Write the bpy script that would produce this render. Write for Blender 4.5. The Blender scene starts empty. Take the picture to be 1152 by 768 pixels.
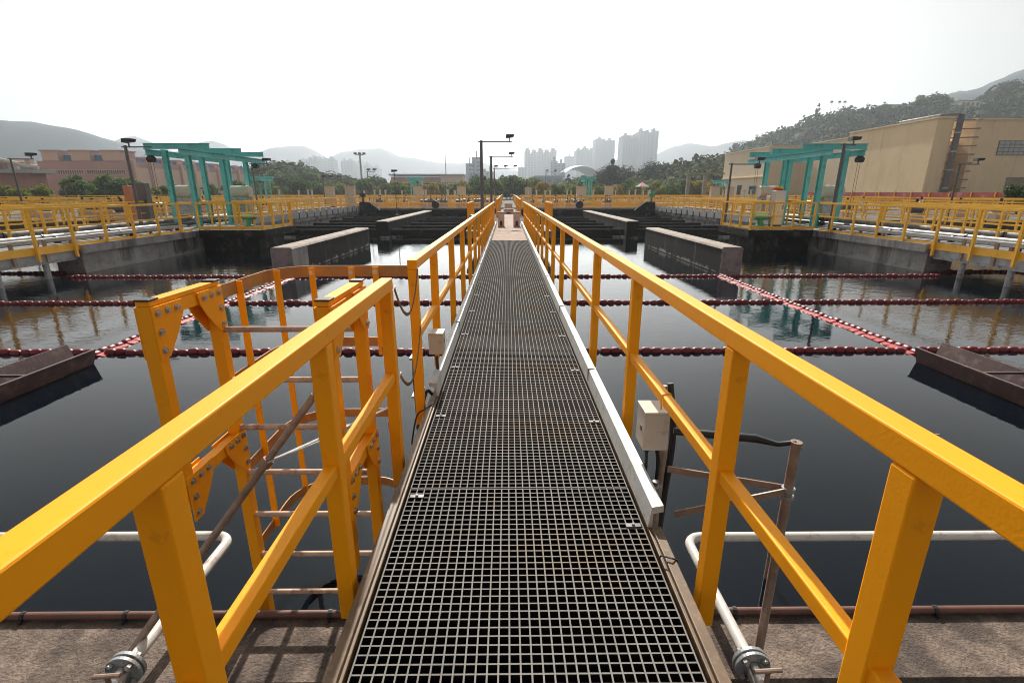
import bpy, bmesh, math, random
from mathutils import Vector, Matrix, noise
R = math.radians
random.seed(7)
S = bpy.context.scene
COL = S.collection

# ------------------------------------------------------------------ camera constants (also used to place far hills at real distances)
CAMZ = 1.55
F_PX = 560.0            # focal length in pixels of a 1152 wide frame
PITCH = R(16.7)
def ray(px, py):
    x = px-571.0; y = 384.0-py
    return x, y*math.sin(PITCH)+F_PX*math.cos(PITCH), y*math.cos(PITCH)-F_PX*math.sin(PITCH)
def at(px, py, Y):
    x, yy, z = ray(px, py); t = Y/yy
    return Vector((x*t, Y, CAMZ+z*t))

# ------------------------------------------------------------------ materials
MATS = {}
def mat(name, col, rough=0.6, metal=0.0, var=0.0, scale=4.0, bump=0.0, bscale=60.0, dirt=None, dirt_amt=0.4, dscale=3.0,
        streak=False, spec=0.5, col2=None, trans=0.0, coat=0.0):
    if name in MATS: return MATS[name]
    m = bpy.data.materials.new(name); m.use_nodes = True
    nt = m.node_tree; N = nt.nodes; L = nt.links
    b = N['Principled BSDF']
    b.inputs['Roughness'].default_value = rough
    b.inputs['Metallic'].default_value = metal
    b.inputs['Specular IOR Level'].default_value = spec
    if coat: b.inputs['Coat Weight'].default_value = coat
    tc = N.new('ShaderNodeTexCoord'); mp = N.new('ShaderNodeMapping')
    L.new(tc.outputs['Object'], mp.inputs['Vector'])
    cur = None
    rgb = N.new('ShaderNodeRGB'); rgb.outputs[0].default_value = (*col, 1); cur = rgb.outputs[0]
    if var or col2:
        n = N.new('ShaderNodeTexNoise'); n.inputs['Scale'].default_value = scale; n.inputs['Detail'].default_value = 8
        n.inputs['Roughness'].default_value = 0.65
        L.new(mp.outputs[0], n.inputs['Vector'])
        r = N.new('ShaderNodeValToRGB'); r.color_ramp.elements[0].position = 0.33; r.color_ramp.elements[1].position = 0.68
        L.new(n.outputs['Fac'], r.inputs[0])
        mx = N.new('ShaderNodeMix'); mx.data_type = 'RGBA'
        c2 = col2 if col2 else tuple(c*(1-var) for c in col)
        L.new(r.outputs[0], mx.inputs[0]); L.new(cur, mx.inputs[6]); mx.inputs[7].default_value = (*c2, 1)
        cur = mx.outputs[2]
    if dirt:
        n = N.new('ShaderNodeTexNoise'); n.inputs['Scale'].default_value = dscale; n.inputs['Detail'].default_value = 10
        n.inputs['Roughness'].default_value = 0.72
        mp2 = N.new('ShaderNodeMapping'); L.new(tc.outputs['Object'], mp2.inputs['Vector'])
        if streak: mp2.inputs['Scale'].default_value = (1, 1, 0.12)
        mp2.inputs['Location'].default_value = (3.1, 7.7, 1.3)
        L.new(mp2.outputs[0], n.inputs['Vector'])
        r = N.new('ShaderNodeValToRGB'); lo = 0.62-dirt_amt*0.35
        r.color_ramp.elements[0].position = lo; r.color_ramp.elements[1].position = lo+0.16
        L.new(n.outputs['Fac'], r.inputs[0])
        mx = N.new('ShaderNodeMix'); mx.data_type = 'RGBA'
        L.new(r.outputs[0], mx.inputs[0]); L.new(cur, mx.inputs[6]); mx.inputs[7].default_value = (*dirt, 1)
        cur = mx.outputs[2]
        mr = N.new('ShaderNodeMapRange'); L.new(r.outputs[0], mr.inputs[0])
        mr.inputs[3].default_value = rough; mr.inputs[4].default_value = min(1, rough+0.25)
        L.new(mr.outputs[0], b.inputs['Roughness'])
    L.new(cur, b.inputs['Base Color'])
    if bump:
        n = N.new('ShaderNodeTexNoise'); n.inputs['Scale'].default_value = bscale; n.inputs['Detail'].default_value = 5
        L.new(mp.outputs[0], n.inputs['Vector'])
        bp = N.new('ShaderNodeBump'); bp.inputs['Strength'].default_value = bump; bp.inputs['Distance'].default_value = 0.02
        L.new(n.outputs['Fac'], bp.inputs['Height']); L.new(bp.outputs[0], b.inputs['Normal'])
    if trans:
        tr = N.new('ShaderNodeBsdfTranslucent'); L.new(cur, tr.inputs[0])
        ms = N.new('ShaderNodeMixShader'); ms.inputs[0].default_value = trans
        L.new(b.outputs[0], ms.inputs[1]); L.new(tr.outputs[0], ms.inputs[2])
        L.new(ms.outputs[0], N['Material Output'].inputs[0])
    MATS[name] = m
    return m

M_YEL   = mat('yellow_paint', (0.97, 0.365, 0.001), rough=0.55, spec=0.25, var=0.06, scale=2, bump=0.03, bscale=120, dirt=(0.60,0.22,0.01), dirt_amt=0.02, dscale=16)
M_YEL2  = mat('yellow_paint_weathered', (0.95, 0.49, 0.03), rough=0.5, var=0.15, scale=3, dirt=(0.36,0.17,0.03), dirt_amt=0.12, dscale=5)
M_FRP   = mat('bare_frp_brown', (0.46, 0.215, 0.06), rough=0.38, var=0.3, scale=6, dirt=(0.42,0.24,0.12), dirt_amt=0.2, dscale=8)
M_RUNG  = mat('rung_pinkish', (0.64, 0.43, 0.31), rough=0.4, var=0.3, scale=14, dirt=(0.24,0.10,0.05), dirt_amt=0.35, dscale=12)
M_EDGE  = mat('edge_beam_brown', (0.15, 0.085, 0.035), rough=0.5, var=0.4, scale=8, dirt=(0.28,0.20,0.12), dirt_amt=0.22, dscale=20)
M_GRATE = mat('grating_grp', (0.25, 0.24, 0.225), rough=0.85, spec=0.15, var=0.25, scale=3, bump=0.3, bscale=500, dirt=(0.25,0.20,0.15), dirt_amt=0.3, dscale=2.2)
M_KERB  = mat('kerb_galvanised', (0.58, 0.58, 0.56), rough=0.6, metal=0.1, spec=0.3, var=0.18, scale=5, dirt=(0.35,0.32,0.26), dirt_amt=0.25, dscale=11)
M_GALV  = mat('galvanised', (0.42, 0.44, 0.45), rough=0.4, metal=0.5, var=0.25, scale=6, dirt=(0.20,0.17,0.13), dirt_amt=0.35, dscale=9)
M_STEEL = mat('stainless', (0.60, 0.58, 0.55), rough=0.28, metal=0.9, var=0.12, scale=20, dirt=(0.30,0.17,0.09), dirt_amt=0.15, dscale=9)
M_BRNPIPE = mat('rusty_pipe', (0.36, 0.24, 0.18), rough=0.45, metal=0.2, var=0.4, scale=14, dirt=(0.42,0.30,0.22), dirt_amt=0.25, dscale=18)
M_RUST  = mat('rust_red_pipe', (0.15, 0.06, 0.04), rough=0.5, var=0.4, scale=10, dirt=(0.09,0.05,0.04), dirt_amt=0.3, dscale=12)
M_PIPEW = mat('white_pipe', (0.62, 0.58, 0.53), rough=0.32, var=0.12, scale=8, dirt=(0.33,0.20,0.13), dirt_amt=0.28, dscale=7)
M_CONC  = mat('concrete_ledge', (0.22, 0.158, 0.118), rough=0.8, var=0.5, scale=24, bump=0.7, bscale=60, dirt=(0.07,0.052,0.043), dirt_amt=0.6, dscale=3.2)
M_WALL  = mat('concrete_tank_wall', (0.34, 0.32, 0.31), rough=0.85, var=0.5, scale=1.5, bump=0.4, bscale=25, dirt=(0.06,0.055,0.055), dirt_amt=0.45, dscale=1.1, streak=True)
M_BLOCK = mat('concrete_black_algae', (0.020, 0.018, 0.018), rough=0.85, spec=0.2, var=0.4, scale=2.5, bump=0.5, bscale=22, dirt=(0.10,0.09,0.085), dirt_amt=0.14, dscale=1.6, streak=True)
M_CAP   = mat('concrete_cap_tan', (0.32, 0.265, 0.22), rough=0.85, var=0.3, scale=3, bump=0.4, bscale=40, dirt=(0.16,0.125,0.11), dirt_amt=0.3, dscale=2)
M_BFACE = mat('concrete_face_pinkish', (0.27, 0.215, 0.225), rough=0.85, var=0.3, scale=2.5, bump=0.5, bscale=30, dirt=(0.10,0.08,0.085), dirt_amt=0.35, dscale=2.5)
M_DARK  = mat('dark_wet_concrete', (0.024, 0.021, 0.020), rough=0.85, spec=0.2, var=0.4, scale=1.5, dirt=(0.10,0.09,0.08), dirt_amt=0.3, dscale=2)
M_PATH  = mat('path_concrete', (0.38, 0.275, 0.215), rough=0.9, var=0.35, scale=4, bump=0.4, bscale=60, dirt=(0.22,0.15,0.11), dirt_amt=0.35, dscale=3)
M_WEIR = mat('weir_black', (0.016, 0.014, 0.013), rough=0.8, spec=0.2, var=0.3, scale=3, dirt=(0.07,0.06,0.055), dirt_amt=0.2)
M_GPIPE = mat('gallery_pipe_grey', (0.24, 0.24, 0.24), rough=0.55, var=0.35, scale=2, dirt=(0.10,0.09,0.085), dirt_amt=0.4, dscale=3)
M_WOOD = [mat('wood_dark', (0.016, 0.040, 0.014), rough=1, spec=0.05, col2=(0.045,0.065,0.028), scale=0.3), mat('wood_mid', (0.050, 0.085, 0.022), rough=1, spec=0.05, col2=(0.070,0.085,0.035), scale=0.3), mat('wood_olive', (0.11, 0.125, 0.035), rough=1, spec=0.05, col2=(0.055,0.08,0.025), scale=0.3)]
M_TROUGH= mat('trough_brown', (0.085, 0.045, 0.042), rough=0.4, var=0.35, scale=5, dirt=(0.16,0.10,0.09), dirt_amt=0.3, dscale=6)
M_RED   = mat('float_maroon', (0.19, 0.008, 0.013), rough=0.45, var=0.35, scale=3, spec=0.5)
M_RED2  = mat('float_red', (0.48, 0.035, 0.035), rough=0.45, var=0.45, scale=4, spec=0.4)
M_GREEN = mat('green_paint', (0.12, 0.54, 0.53), rough=0.42, var=0.15, scale=3, dirt=(0.10,0.20,0.16), dirt_amt=0.2, dscale=3)
M_GREEN2= mat('pump_green', (0.05, 0.30, 0.16), rough=0.4, var=0.2, scale=3)
M_BLACK = mat('black_rubber', (0.018, 0.017, 0.017), rough=0.5, var=0.2, scale=20)
M_BOX   = mat('beige_enclosure', (0.62, 0.53, 0.43), rough=0.4, var=0.08, scale=12, dirt=(0.40,0.30,0.22), dirt_amt=0.12, dscale=9)
M_BOXP  = mat('pink_plinth', (0.66, 0.47, 0.38), rough=0.7, var=0.2, scale=5)
M_LAMP  = mat('lamp_post_grey', (0.13, 0.12, 0.125), rough=0.5, var=0.2, scale=4)
M_TAN   = mat('drum_cream', (0.55, 0.49, 0.38), rough=0.5, var=0.12, scale=4, dirt=(0.35,0.28,0.2), dirt_amt=0.2)
M_WHITE = mat('white_panel', (0.42, 0.43, 0.44), rough=0.85, spec=0.1, var=0.15, scale=4, dirt=(0.32,0.32,0.33), dirt_amt=0.35, dscale=5)
M_BEIGE = mat('beige_render', (0.80, 0.61, 0.39), rough=0.85, var=0.10, scale=0.35, bump=0.5, bscale=1.6, dirt=(0.62,0.46,0.29), dirt_amt=0.3, dscale=0.6, streak=True)
M_BEIGE2= mat('cream_render', (0.72, 0.58, 0.41), rough=0.85, var=0.08, scale=0.4)
M_PINK  = mat('pink_render', (0.48, 0.29, 0.27), rough=0.85, var=0.12, scale=0.3)
M_PINK2 = mat('tan_panel', (0.62, 0.44, 0.35), rough=0.85, var=0.1, scale=0.3)
M_BRICK = mat('brown_block', (0.42, 0.22, 0.18), rough=0.85, var=0.15, scale=0.3)
M_GLASS = mat('dark_window', (0.05, 0.07, 0.09), rough=0.12, spec=0.7)
M_LOUV  = mat('louvre_dark', (0.14, 0.13, 0.13), rough=0.6)
M_SHADE = mat('blue_panel', (0.08, 0.17, 0.30), rough=0.5)
M_REDTARP = mat('red_hoarding', (0.42, 0.07, 0.06), rough=0.6, var=0.25, scale=0.8, dirt=(0.55,0.30,0.27), dirt_amt=0.25, dscale=1.5)
M_CRIM  = mat('crimson_cover', (0.5, 0.03, 0.05), rough=0.5)
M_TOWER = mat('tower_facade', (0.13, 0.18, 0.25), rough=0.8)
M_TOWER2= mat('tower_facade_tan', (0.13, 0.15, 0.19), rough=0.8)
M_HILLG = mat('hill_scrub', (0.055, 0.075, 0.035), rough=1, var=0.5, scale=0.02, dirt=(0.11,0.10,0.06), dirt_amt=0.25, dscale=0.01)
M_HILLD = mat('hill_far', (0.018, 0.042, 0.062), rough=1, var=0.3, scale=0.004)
M_BARK  = mat('bark', (0.12, 0.09, 0.065), rough=0.9, var=0.3, scale=8)
M_LEAF = [mat('leaf_green', (0.115, 0.19, 0.03), rough=0.75, spec=0.2, col2=(0.06,0.11,0.02), scale=0.7, trans=0.45),
          mat('leaf_olive', (0.26, 0.26, 0.04), rough=0.75, spec=0.2, col2=(0.11,0.16,0.03), scale=0.7, trans=0.45),
          mat('leaf_dark', (0.05, 0.09, 0.03), rough=0.75, spec=0.2, col2=(0.075,0.12,0.035), scale=0.7, trans=0.35),
          mat('leaf_dry', (0.42, 0.28, 0.06), rough=0.8, spec=0.2, col2=(0.22,0.2,0.04), scale=0.6, trans=0.45),
          mat('leaf_grey', (0.045, 0.050, 0.042), rough=0.8, spec=0.1, col2=(0.028,0.034,0.030), scale=0.7, trans=0.2)]

# facade with floor lines for the far towers
def facade(m, sx, sz, dark):
    nt = m.node_tree; N = nt.nodes; L = nt.links; b = N['Principled BSDF']
    src = b.inputs['Base Color'].links[0].from_socket
    tc = N.new('ShaderNodeTexCoord'); sep = N.new('ShaderNodeSeparateXYZ'); L.new(tc.outputs['Object'], sep.inputs[0])
    def band(sock, period, duty):
        a = N.new('ShaderNodeMath'); a.operation = 'DIVIDE'; L.new(sock, a.inputs[0]); a.inputs[1].default_value = period
        f = N.new('ShaderNodeMath'); f.operation = 'FRACT'; L.new(a.outputs[0], f.inputs[0])
        g = N.new('ShaderNodeMath'); g.operation = 'LESS_THAN'; L.new(f.outputs[0], g.inputs[0]); g.inputs[1].default_value = duty
        return g.outputs[0]
    hx = N.new('ShaderNodeMath'); hx.operation = 'ADD'; L.new(sep.outputs[0], hx.inputs[0]); L.new(sep.outputs[1], hx.inputs[1])
    mu = N.new('ShaderNodeMath'); mu.operation = 'MULTIPLY'; L.new(band(hx.outputs[0], sx, 0.55), mu.inputs[0]); L.new(band(sep.outputs[2], sz, 0.5), mu.inputs[1])
    mx = N.new('ShaderNodeMix'); mx.data_type = 'RGBA'; L.new(mu.outputs[0], mx.inputs[0]); L.new(src, mx.inputs[6]); mx.inputs[7].default_value = (*dark, 1)
    L.new(mx.outputs[2], b.inputs['Base Color'])
facade(M_TOWER, 5.0, 3.0, (0.05, 0.07, 0.10)); facade(M_TOWER2, 5.0, 3.0, (0.06, 0.07, 0.09))

# algae tide line / efflorescence on concrete walls: marks fixed to the wall just above the water
def tide(m, z0, z1, col, sc=2.5):
    nt = m.node_tree; N = nt.nodes; L = nt.links; b = N['Principled BSDF']
    src = b.inputs['Base Color'].links[0].from_socket
    g = N.new('ShaderNodeNewGeometry'); sep = N.new('ShaderNodeSeparateXYZ'); L.new(g.outputs['Position'], sep.inputs[0])
    n = N.new('ShaderNodeTexNoise'); n.inputs['Scale'].default_value = sc; n.inputs['Detail'].default_value = 8; L.new(g.outputs['Position'], n.inputs['Vector'])
    a = N.new('ShaderNodeMath'); a.operation = 'MULTIPLY_ADD'; L.new(n.outputs['Fac'], a.inputs[0]); a.inputs[1].default_value = (z1-z0)*3.2; a.inputs[2].default_value = z0-(z1-z0)*1.25
    sb = N.new('ShaderNodeMath'); sb.operation = 'SUBTRACT'; L.new(a.outputs[0], sb.inputs[0]); L.new(sep.outputs[2], sb.inputs[1])
    c = N.new('ShaderNodeMapRange'); L.new(sb.outputs[0], c.inputs[0]); c.inputs[1].default_value = 0.0; c.inputs[2].default_value = 0.09; c.inputs[4].default_value = 0.75
    k = N.new('ShaderNodeMath'); k.operation = 'GREATER_THAN'; L.new(sep.outputs[2], k.inputs[0]); k.inputs[1].default_value = z0-0.02
    mu = N.new('ShaderNodeMath'); mu.operation = 'MULTIPLY'; L.new(c.outputs[0], mu.inputs[0]); L.new(k.outputs[0], mu.inputs[1])
    mx = N.new('ShaderNodeMix'); mx.data_type = 'RGBA'; L.new(mu.outputs[0], mx.inputs[0]); L.new(src, mx.inputs[6]); mx.inputs[7].default_value = (*col, 1)
    L.new(mx.outputs[2], b.inputs['Base Color'])
WZ = -1.10
tide(M_BLOCK, WZ+0.05, WZ+0.22, (0.36, 0.33, 0.30))
tide(M_BFACE, WZ-0.2, WZ+0.12, (0.10, 0.085, 0.08))
tide(M_WALL, WZ+0.02, WZ+0.30, (0.30, 0.285, 0.27), 1.2)

# water
def water_mat():
    m = bpy.data.materials.new('tank_water'); m.use_nodes = True
    N = m.node_tree.nodes; L = m.node_tree.links; b = N['Principled BSDF']
    b.inputs['Base Color'].default_value = (0.002, 0.0045, 0.008, 1); b.inputs['Roughness'].default_value = 0.035
    b.inputs['IOR'].default_value = 1.34
    g = N.new('ShaderNodeNewGeometry')
    mp = N.new('ShaderNodeMapping'); L.new(g.outputs['Position'], mp.inputs['Vector']); mp.inputs['Scale'].default_value = (0.75, 1.25, 1)
    n1 = N.new('ShaderNodeTexNoise'); n1.inputs['Scale'].default_value = 3.2; n1.inputs['Detail'].default_value = 4; L.new(mp.outputs[0], n1.inputs['Vector'])
    n2 = N.new('ShaderNodeTexNoise'); n2.inputs['Scale'].default_value = 12; n2.inputs['Detail'].default_value = 3; L.new(mp.outputs[0], n2.inputs['Vector'])
    # livelier ripples in patches at the sides of the tank, near calm in the middle
    pt = N.new('ShaderNodeTexNoise'); pt.inputs['Scale'].default_value = 0.16; pt.inputs['Detail'].default_value = 3; L.new(g.outputs['Position'], pt.inputs['Vector'])
    sep = N.new('ShaderNodeSeparateXYZ'); L.new(g.outputs['Position'], sep.inputs[0])
    ab = N.new('ShaderNodeMath'); ab.operation = 'ABSOLUTE'; L.new(sep.outputs[0], ab.inputs[0])
    sd = N.new('ShaderNodeMapRange'); L.new(ab.outputs[0], sd.inputs[0]); sd.inputs[1].default_value = 5.5; sd.inputs[2].default_value = 8.5; sd.inputs[3].default_value = 0.25; sd.inputs[4].default_value = 1.0
    fy = N.new('ShaderNodeMapRange'); L.new(sep.outputs[1], fy.inputs[0]); fy.inputs[1].default_value = 6; fy.inputs[2].default_value = 10; fy.inputs[3].default_value = 0.18; fy.inputs[4].default_value = 1.0
    pr = N.new('ShaderNodeMapRange'); L.new(pt.outputs['Fac'], pr.inputs[0]); pr.inputs[1].default_value = 0.35; pr.inputs[2].default_value = 0.65; pr.inputs[3].default_value = 0.25; pr.inputs[4].default_value = 1.0
    m1 = N.new('ShaderNodeMath'); m1.operation = 'MULTIPLY'; L.new(sd.outputs[0], m1.inputs[0]); L.new(fy.outputs[0], m1.inputs[1])
    m2 = N.new('ShaderNodeMath'); m2.operation = 'MULTIPLY'; L.new(m1.outputs[0], m2.inputs[0]); L.new(pr.outputs[0], m2.inputs[1])
    ad = N.new('ShaderNodeMath'); ad.operation = 'MULTIPLY_ADD'; L.new(n2.outputs['Fac'], ad.inputs[0]); ad.inputs[1].default_value = 0.35; L.new(n1.outputs['Fac'], ad.inputs[2])
    st = N.new('ShaderNodeMath'); st.operation = 'MULTIPLY_ADD'; L.new(m2.outputs[0], st.inputs[0]); st.inputs[1].default_value = 0.19; st.inputs[2].default_value = 0.02
    bp = N.new('ShaderNodeBump'); bp.inputs['Distance'].default_value = 0.05
    L.new(st.outputs[0], bp.inputs['Strength']); L.new(ad.outputs[0], bp.inputs['Height'])
    b.inputs['Specular IOR Level'].default_value = 0.0; b.inputs['Roughness'].default_value = 1.0
    gl = N.new('ShaderNodeBsdfGlossy'); gl.inputs['Roughness'].default_value = 0.02; L.new(bp.outputs[0], gl.inputs['Normal'])
    fr = N.new('ShaderNodeFresnel'); fr.inputs['IOR'].default_value = 1.33; L.new(bp.outputs[0], fr.inputs['Normal'])
    pw = N.new('ShaderNodeMath'); pw.operation = 'POWER'; L.new(fr.outputs[0], pw.inputs[0]); pw.inputs[1].default_value = 1.28
    mu = N.new('ShaderNodeMath'); mu.operation = 'MULTIPLY'; mu.use_clamp = True; L.new(pw.outputs[0], mu.inputs[0]); mu.inputs[1].default_value = 1.95
    mx = N.new('ShaderNodeMixShader'); L.new(mu.outputs[0], mx.inputs[0]); L.new(b.outputs[0], mx.inputs[1]); L.new(gl.outputs[0], mx.inputs[2])
    L.new(mx.outputs[0], N['Material Output'].inputs[0])
    return m
M_WATER = water_mat()
M_GDECK = mat('stained_deck', (0.085, 0.075, 0.065), rough=0.95, var=0.5, scale=0.6, dirt=(0.20,0.17,0.14), dirt_amt=0.25, dscale=0.5)
def ground_mat():
    return mat('ground_paving', (0.12, 0.10, 0.08), rough=0.95, var=0.4, scale=0.2, dirt=(0.10,0.10,0.05), dirt_amt=0.4, dscale=0.05)
M_GROUND = ground_mat()

# ------------------------------------------------------------------ mesh builder
class MB:
    def __init__(s): s.v = []; s.f = []; s.mi = []; s.cur = 0; s.mats = []
    def _m(s, m):
        if m is None: return 0
        if m not in s.mats: s.mats.append(m)
        return s.mats.index(m)
    def add(s, vs, fs, m=None):
        b = len(s.v); s.v += [Vector(v) for v in vs]
        k = s._m(m)
        for f in fs: s.f.append([b+i for i in f]); s.mi.append(k)
        return s
    def box(s, x0, x1, y0, y1, z0, z1, m=None):
        if x0 > x1: x0, x1 = x1, x0
        vs = [(x0,y0,z0),(x1,y0,z0),(x1,y1,z0),(x0,y1,z0),(x0,y0,z1),(x1,y0,z1),(x1,y1,z1),(x0,y1,z1)]
        return s.add(vs, [(3,2,1,0),(4,5,6,7),(0,1,5,4),(1,2,6,5),(2,3,7,6),(3,0,4,7)], m)
    def bar(s, a, b, w, h, up=(0,0,1), m=None):
        a = Vector(a); b = Vector(b); d = (b-a).normalized(); up = Vector(up)
        if abs(d.dot(up)) > 0.98: up = Vector((0,1,0))
        r = d.cross(up).normalized(); u = r.cross(d).normalized()
        vs = []
        for p in (a, b):
            for sx, sz in ((-1,-1),(1,-1),(1,1),(-1,1)): vs.append(p + r*(sx*w/2) + u*(sz*h/2))
        return s.add(vs, [(0,1,2,3),(7,6,5,4),(0,4,5,1),(1,5,6,2),(2,6,7,3),(3,7,4,0)], m)
    def tube(s, pts, r, n=12, m=None, caps=True):
        pts = [Vector(p) for p in pts]; rs = r if isinstance(r, (list, tuple)) else [r]*len(pts)
        vs = []; prev = None
        for i, p in enumerate(pts):
            d = (pts[min(i+1, len(pts)-1)] - pts[max(i-1, 0)]).normalized()
            if prev is None:
                u = Vector((0,0,1)) if abs(d.z) < 0.9 else Vector((1,0,0))
                prev = (u - d*u.dot(d)).normalized()
            else:
                prev = (prev - d*prev.dot(d)).normalized()
            q = d.cross(prev)
            for k in range(n):
                a = 2*math.pi*k/n; vs.append(p + (prev*math.cos(a) + q*math.sin(a))*rs[i])
        fs = []
        for i in range(len(pts)-1):
            for k in range(n):
                fs.append((i*n+k, i*n+(k+1)%n, (i+1)*n+(k+1)%n, (i+1)*n+k))
        if caps:
            fs.append(tuple(range(n))[::-1]); fs.append(tuple((len(pts)-1)*n+k for k in range(n)))
        return s.add(vs, fs, m)
    def prism(s, poly, axis, a0, a1, m=None):
        """poly: 2-D points in the plane normal to axis"""
        def mk(p, a):
            if axis == 'x': return (a, p[0], p[1])
            if axis == 'y': return (p[0], a, p[1])
            return (p[0], p[1], a)
        n = len(poly); vs = [mk(p, a0) for p in poly] + [mk(p, a1) for p in poly]
        fs = [tuple(range(n)), tuple(range(2*n-1, n-1, -1))] + [(i, n+i, n+(i+1)%n, (i+1)%n) for i in range(n)]
        return s.add(vs, fs, m)
    def build(s, name, m=None, parent=None, bevel=0, smooth=False):
        me = bpy.data.meshes.new(name); off = Vector((0,0,0))
        if parent is not None:
            p = parent
            while p is not None: off += p.location; p = p.parent
        me.from_pydata([tuple(v-off) for v in s.v], [], s.f)
        if m is not None: me.materials.append(m)
        else:
            for q in s.mats: me.materials.append(q)
            me.polygons.foreach_set('material_index', s.mi)
        bm = bmesh.new(); bm.from_mesh(me)
        bmesh.ops.recalc_face_normals(bm, faces=bm.faces)
        if bevel:
            bmesh.ops.bevel(bm, geom=list(bm.edges), offset=bevel, segments=2, affect='EDGES', profile=0.5, clamp_overlap=True)
        if smooth:
            for f in bm.faces: f.smooth = True
            for e in bm.edges:
                if len(e.link_faces) == 2 and e.calc_face_angle(0) > R(40): e.smooth = False
        bm.to_mesh(me); bm.free()
        o = bpy.data.objects.new(name, me); COL.objects.link(o)
        if parent is not None: o.parent = parent
        return o

def tag(o, label=None, cat=None, group=None, kind=None):
    if label: o['label'] = label
    if cat: o['category'] = cat
    if group: o['group'] = group
    if kind: o['kind'] = kind
    return o
def empty(name, loc, label, cat, group=None):
    o = bpy.data.objects.new(name, None); COL.objects.link(o); o.location = loc; o.empty_display_size = 0.2
    return tag(o, label, cat, group)
def copy_tree(o, loc=None, rz=None, label=None, parent=None):
    c = o.copy(); COL.objects.link(c); c.parent = parent
    if loc is not None: c.location = loc
    if rz is not None: c.rotation_euler[2] = rz
    if label: c['label'] = label
    for ch in list(o.children): copy_tree(ch, parent=c)
    return c
def struct(o): o['kind'] = 'structure'; return o
def B(*a): return MB().box(*a)

# ------------------------------------------------------------------ railing generator
def railing(label, p0, p1, posts, group=None, top=1.10, mid=0.55, foot=0.0, w=0.065, m=None, bevel=0.0, foots=None, low=None, postw=None, name='railing'):
    """straight railing; posts = distances from p0 along the run"""
    m = m or M_YEL
    p0 = Vector(p0); p1 = Vector(p1); d = (p1-p0); Lr = d.length; d.normalize()
    root = empty(name, p0, label, 'railing', group)
    pw = postw or w
    zt = top - w/2
    MB().bar(p0+Vector((0,0,zt)), p1+Vector((0,0,zt)), w, w).build('top_rail', m, root, bevel)
    MB().bar(p0+Vector((0,0,mid)), p1+Vector((0,0,mid)), w*0.72, w*0.8).build('middle_rail', m, root, bevel)
    if low is not None:
        MB().bar(p0+Vector((0,0,low)), p1+Vector((0,0,low)), w*0.3, w*1.8).build('toe_board', m, root)
    base = {}
    for i, t in enumerate(posts):
        f = foots[i] if foots else foot
        if f not in base:
            q = MB().bar((0,0,f), (0,0,top-w-0.002), pw, pw, up=(d.x, d.y, 0)).build('post', m, None, bevel)
            q.parent = root; q.location = d*t; base[f] = q
        else:
            q = base[f].copy(); COL.objects.link(q); q.parent = root; q.location = d*t
    return root
def spaced(L, step, start=0.0):
    n = max(1, round((L-start)/step)); return [start+(L-start)*i/n for i in range(n+1)]

# ================================================================== THE WALKWAY
GX0, GX1 = -0.535, 0.655
wk = empty('walkway', (0,0,0), 'long narrow grey grating walkway running straight away over the dark water', 'walkway')
PAN = 1.216; CELL = 0.038
def grate_panel():
    b = MB(); w = GX1-GX0
    n = 32; pitch = (w-0.007)/(n-1)
    for i in range(n):
        x = GX0+0.0035+i*pitch; b.box(x-0.003, x+0.003, 0.002, PAN-0.004, -0.038, 0.0)
    for j in range(33):
        y = 0.006+j*(PAN-0.016)/32; b.box(GX0, GX1, y-0.003, y+0.003, -0.0365, -0.0008)
    return b
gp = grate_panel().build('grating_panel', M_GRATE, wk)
gp.data.materials.append(mat('grating_side_shade', (0.02,0.019,0.018), rough=0.9, spec=0.1, var=0.3, scale=20))  # near black below the bar tops: shade inside the cells put into the colour
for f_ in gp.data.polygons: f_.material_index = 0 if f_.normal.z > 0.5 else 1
y = 2.38-2*PAN; first = True; k = 0
while y < 16.0:
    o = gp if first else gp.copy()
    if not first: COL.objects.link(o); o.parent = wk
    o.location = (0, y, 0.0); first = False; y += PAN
YG = y
# side beams, brown edge channels, white kerb plates
for sx, x0, x1, ks in ((-1, GX0-0.012, GX0-0.068, 3.62), (1, GX1+0.012, GX1+0.068, 2.02)):
    b = MB(); b.box(x0, x1, -0.6, 26, -0.17, 0.012); b.build('edge_beam', M_EDGE, wk, 0.004)
    b = MB(); b.box(x0+sx*0.012, x1, -0.6, ks-0.02, 0.0125, 0.034); b.build('edge_strip', M_EDGE, wk, 0.004)
    b = MB(); b.prism([(x0, 0.015), (x0+sx*0.012, 0.125), (x1+sx*0.010, 0.135), (x1+sx*0.012, 0.100), (x0+sx*0.02, 0.09), (x0+sx*0.02, 0.015)], 'y', ks, 25.6)
    kp = b.build('kerb_plate', M_KERB, wk); kp['label'] = 'white galvanised kerb plate along the grating edge'
    # seams in plates: small joint covers
    for j in range(9):
        yy = ks+1.9+j*2.4
        MB().box(x0+sx*0.001, x1+sx*0.016, yy, yy+0.012, 0.02, 0.139).build('joint_cover', M_GALV, wk)
for yy in (0.6, 2.05, 3.19, 4.24, 5.35, 6.5, 7.6, 8.8):
    for xx, s in ((GX1-0.05, 1), (GX0+0.05, -1)):
        yq = yy if s > 0 else yy+0.25 if yy < 3 else yy+0.1
        b = MB(); b.box(xx-0.036, xx+0.036, yq-0.013, yq+0.013, 0.003, 0.007); b.tube([(xx,yq,0.008),(xx,yq,0.016)], 0.008, 8)
        b.build('grating_clip', M_GPIPE, wk)
# underslung cross supports
for yy in [1.16+1.216*i for i in range(0, 20)]:
    MB().box(GX0, GX1, yy-0.03, yy+0.03, -0.16, -0.042).build('cross_support', M_BLACK, wk)
# concrete part at the far end of walkway
struct(B(GX0-0.005, GX1+0.005, YG+0.01, 48.0, -0.5, -0.006).build('concrete_path', M_PATH))
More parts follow.
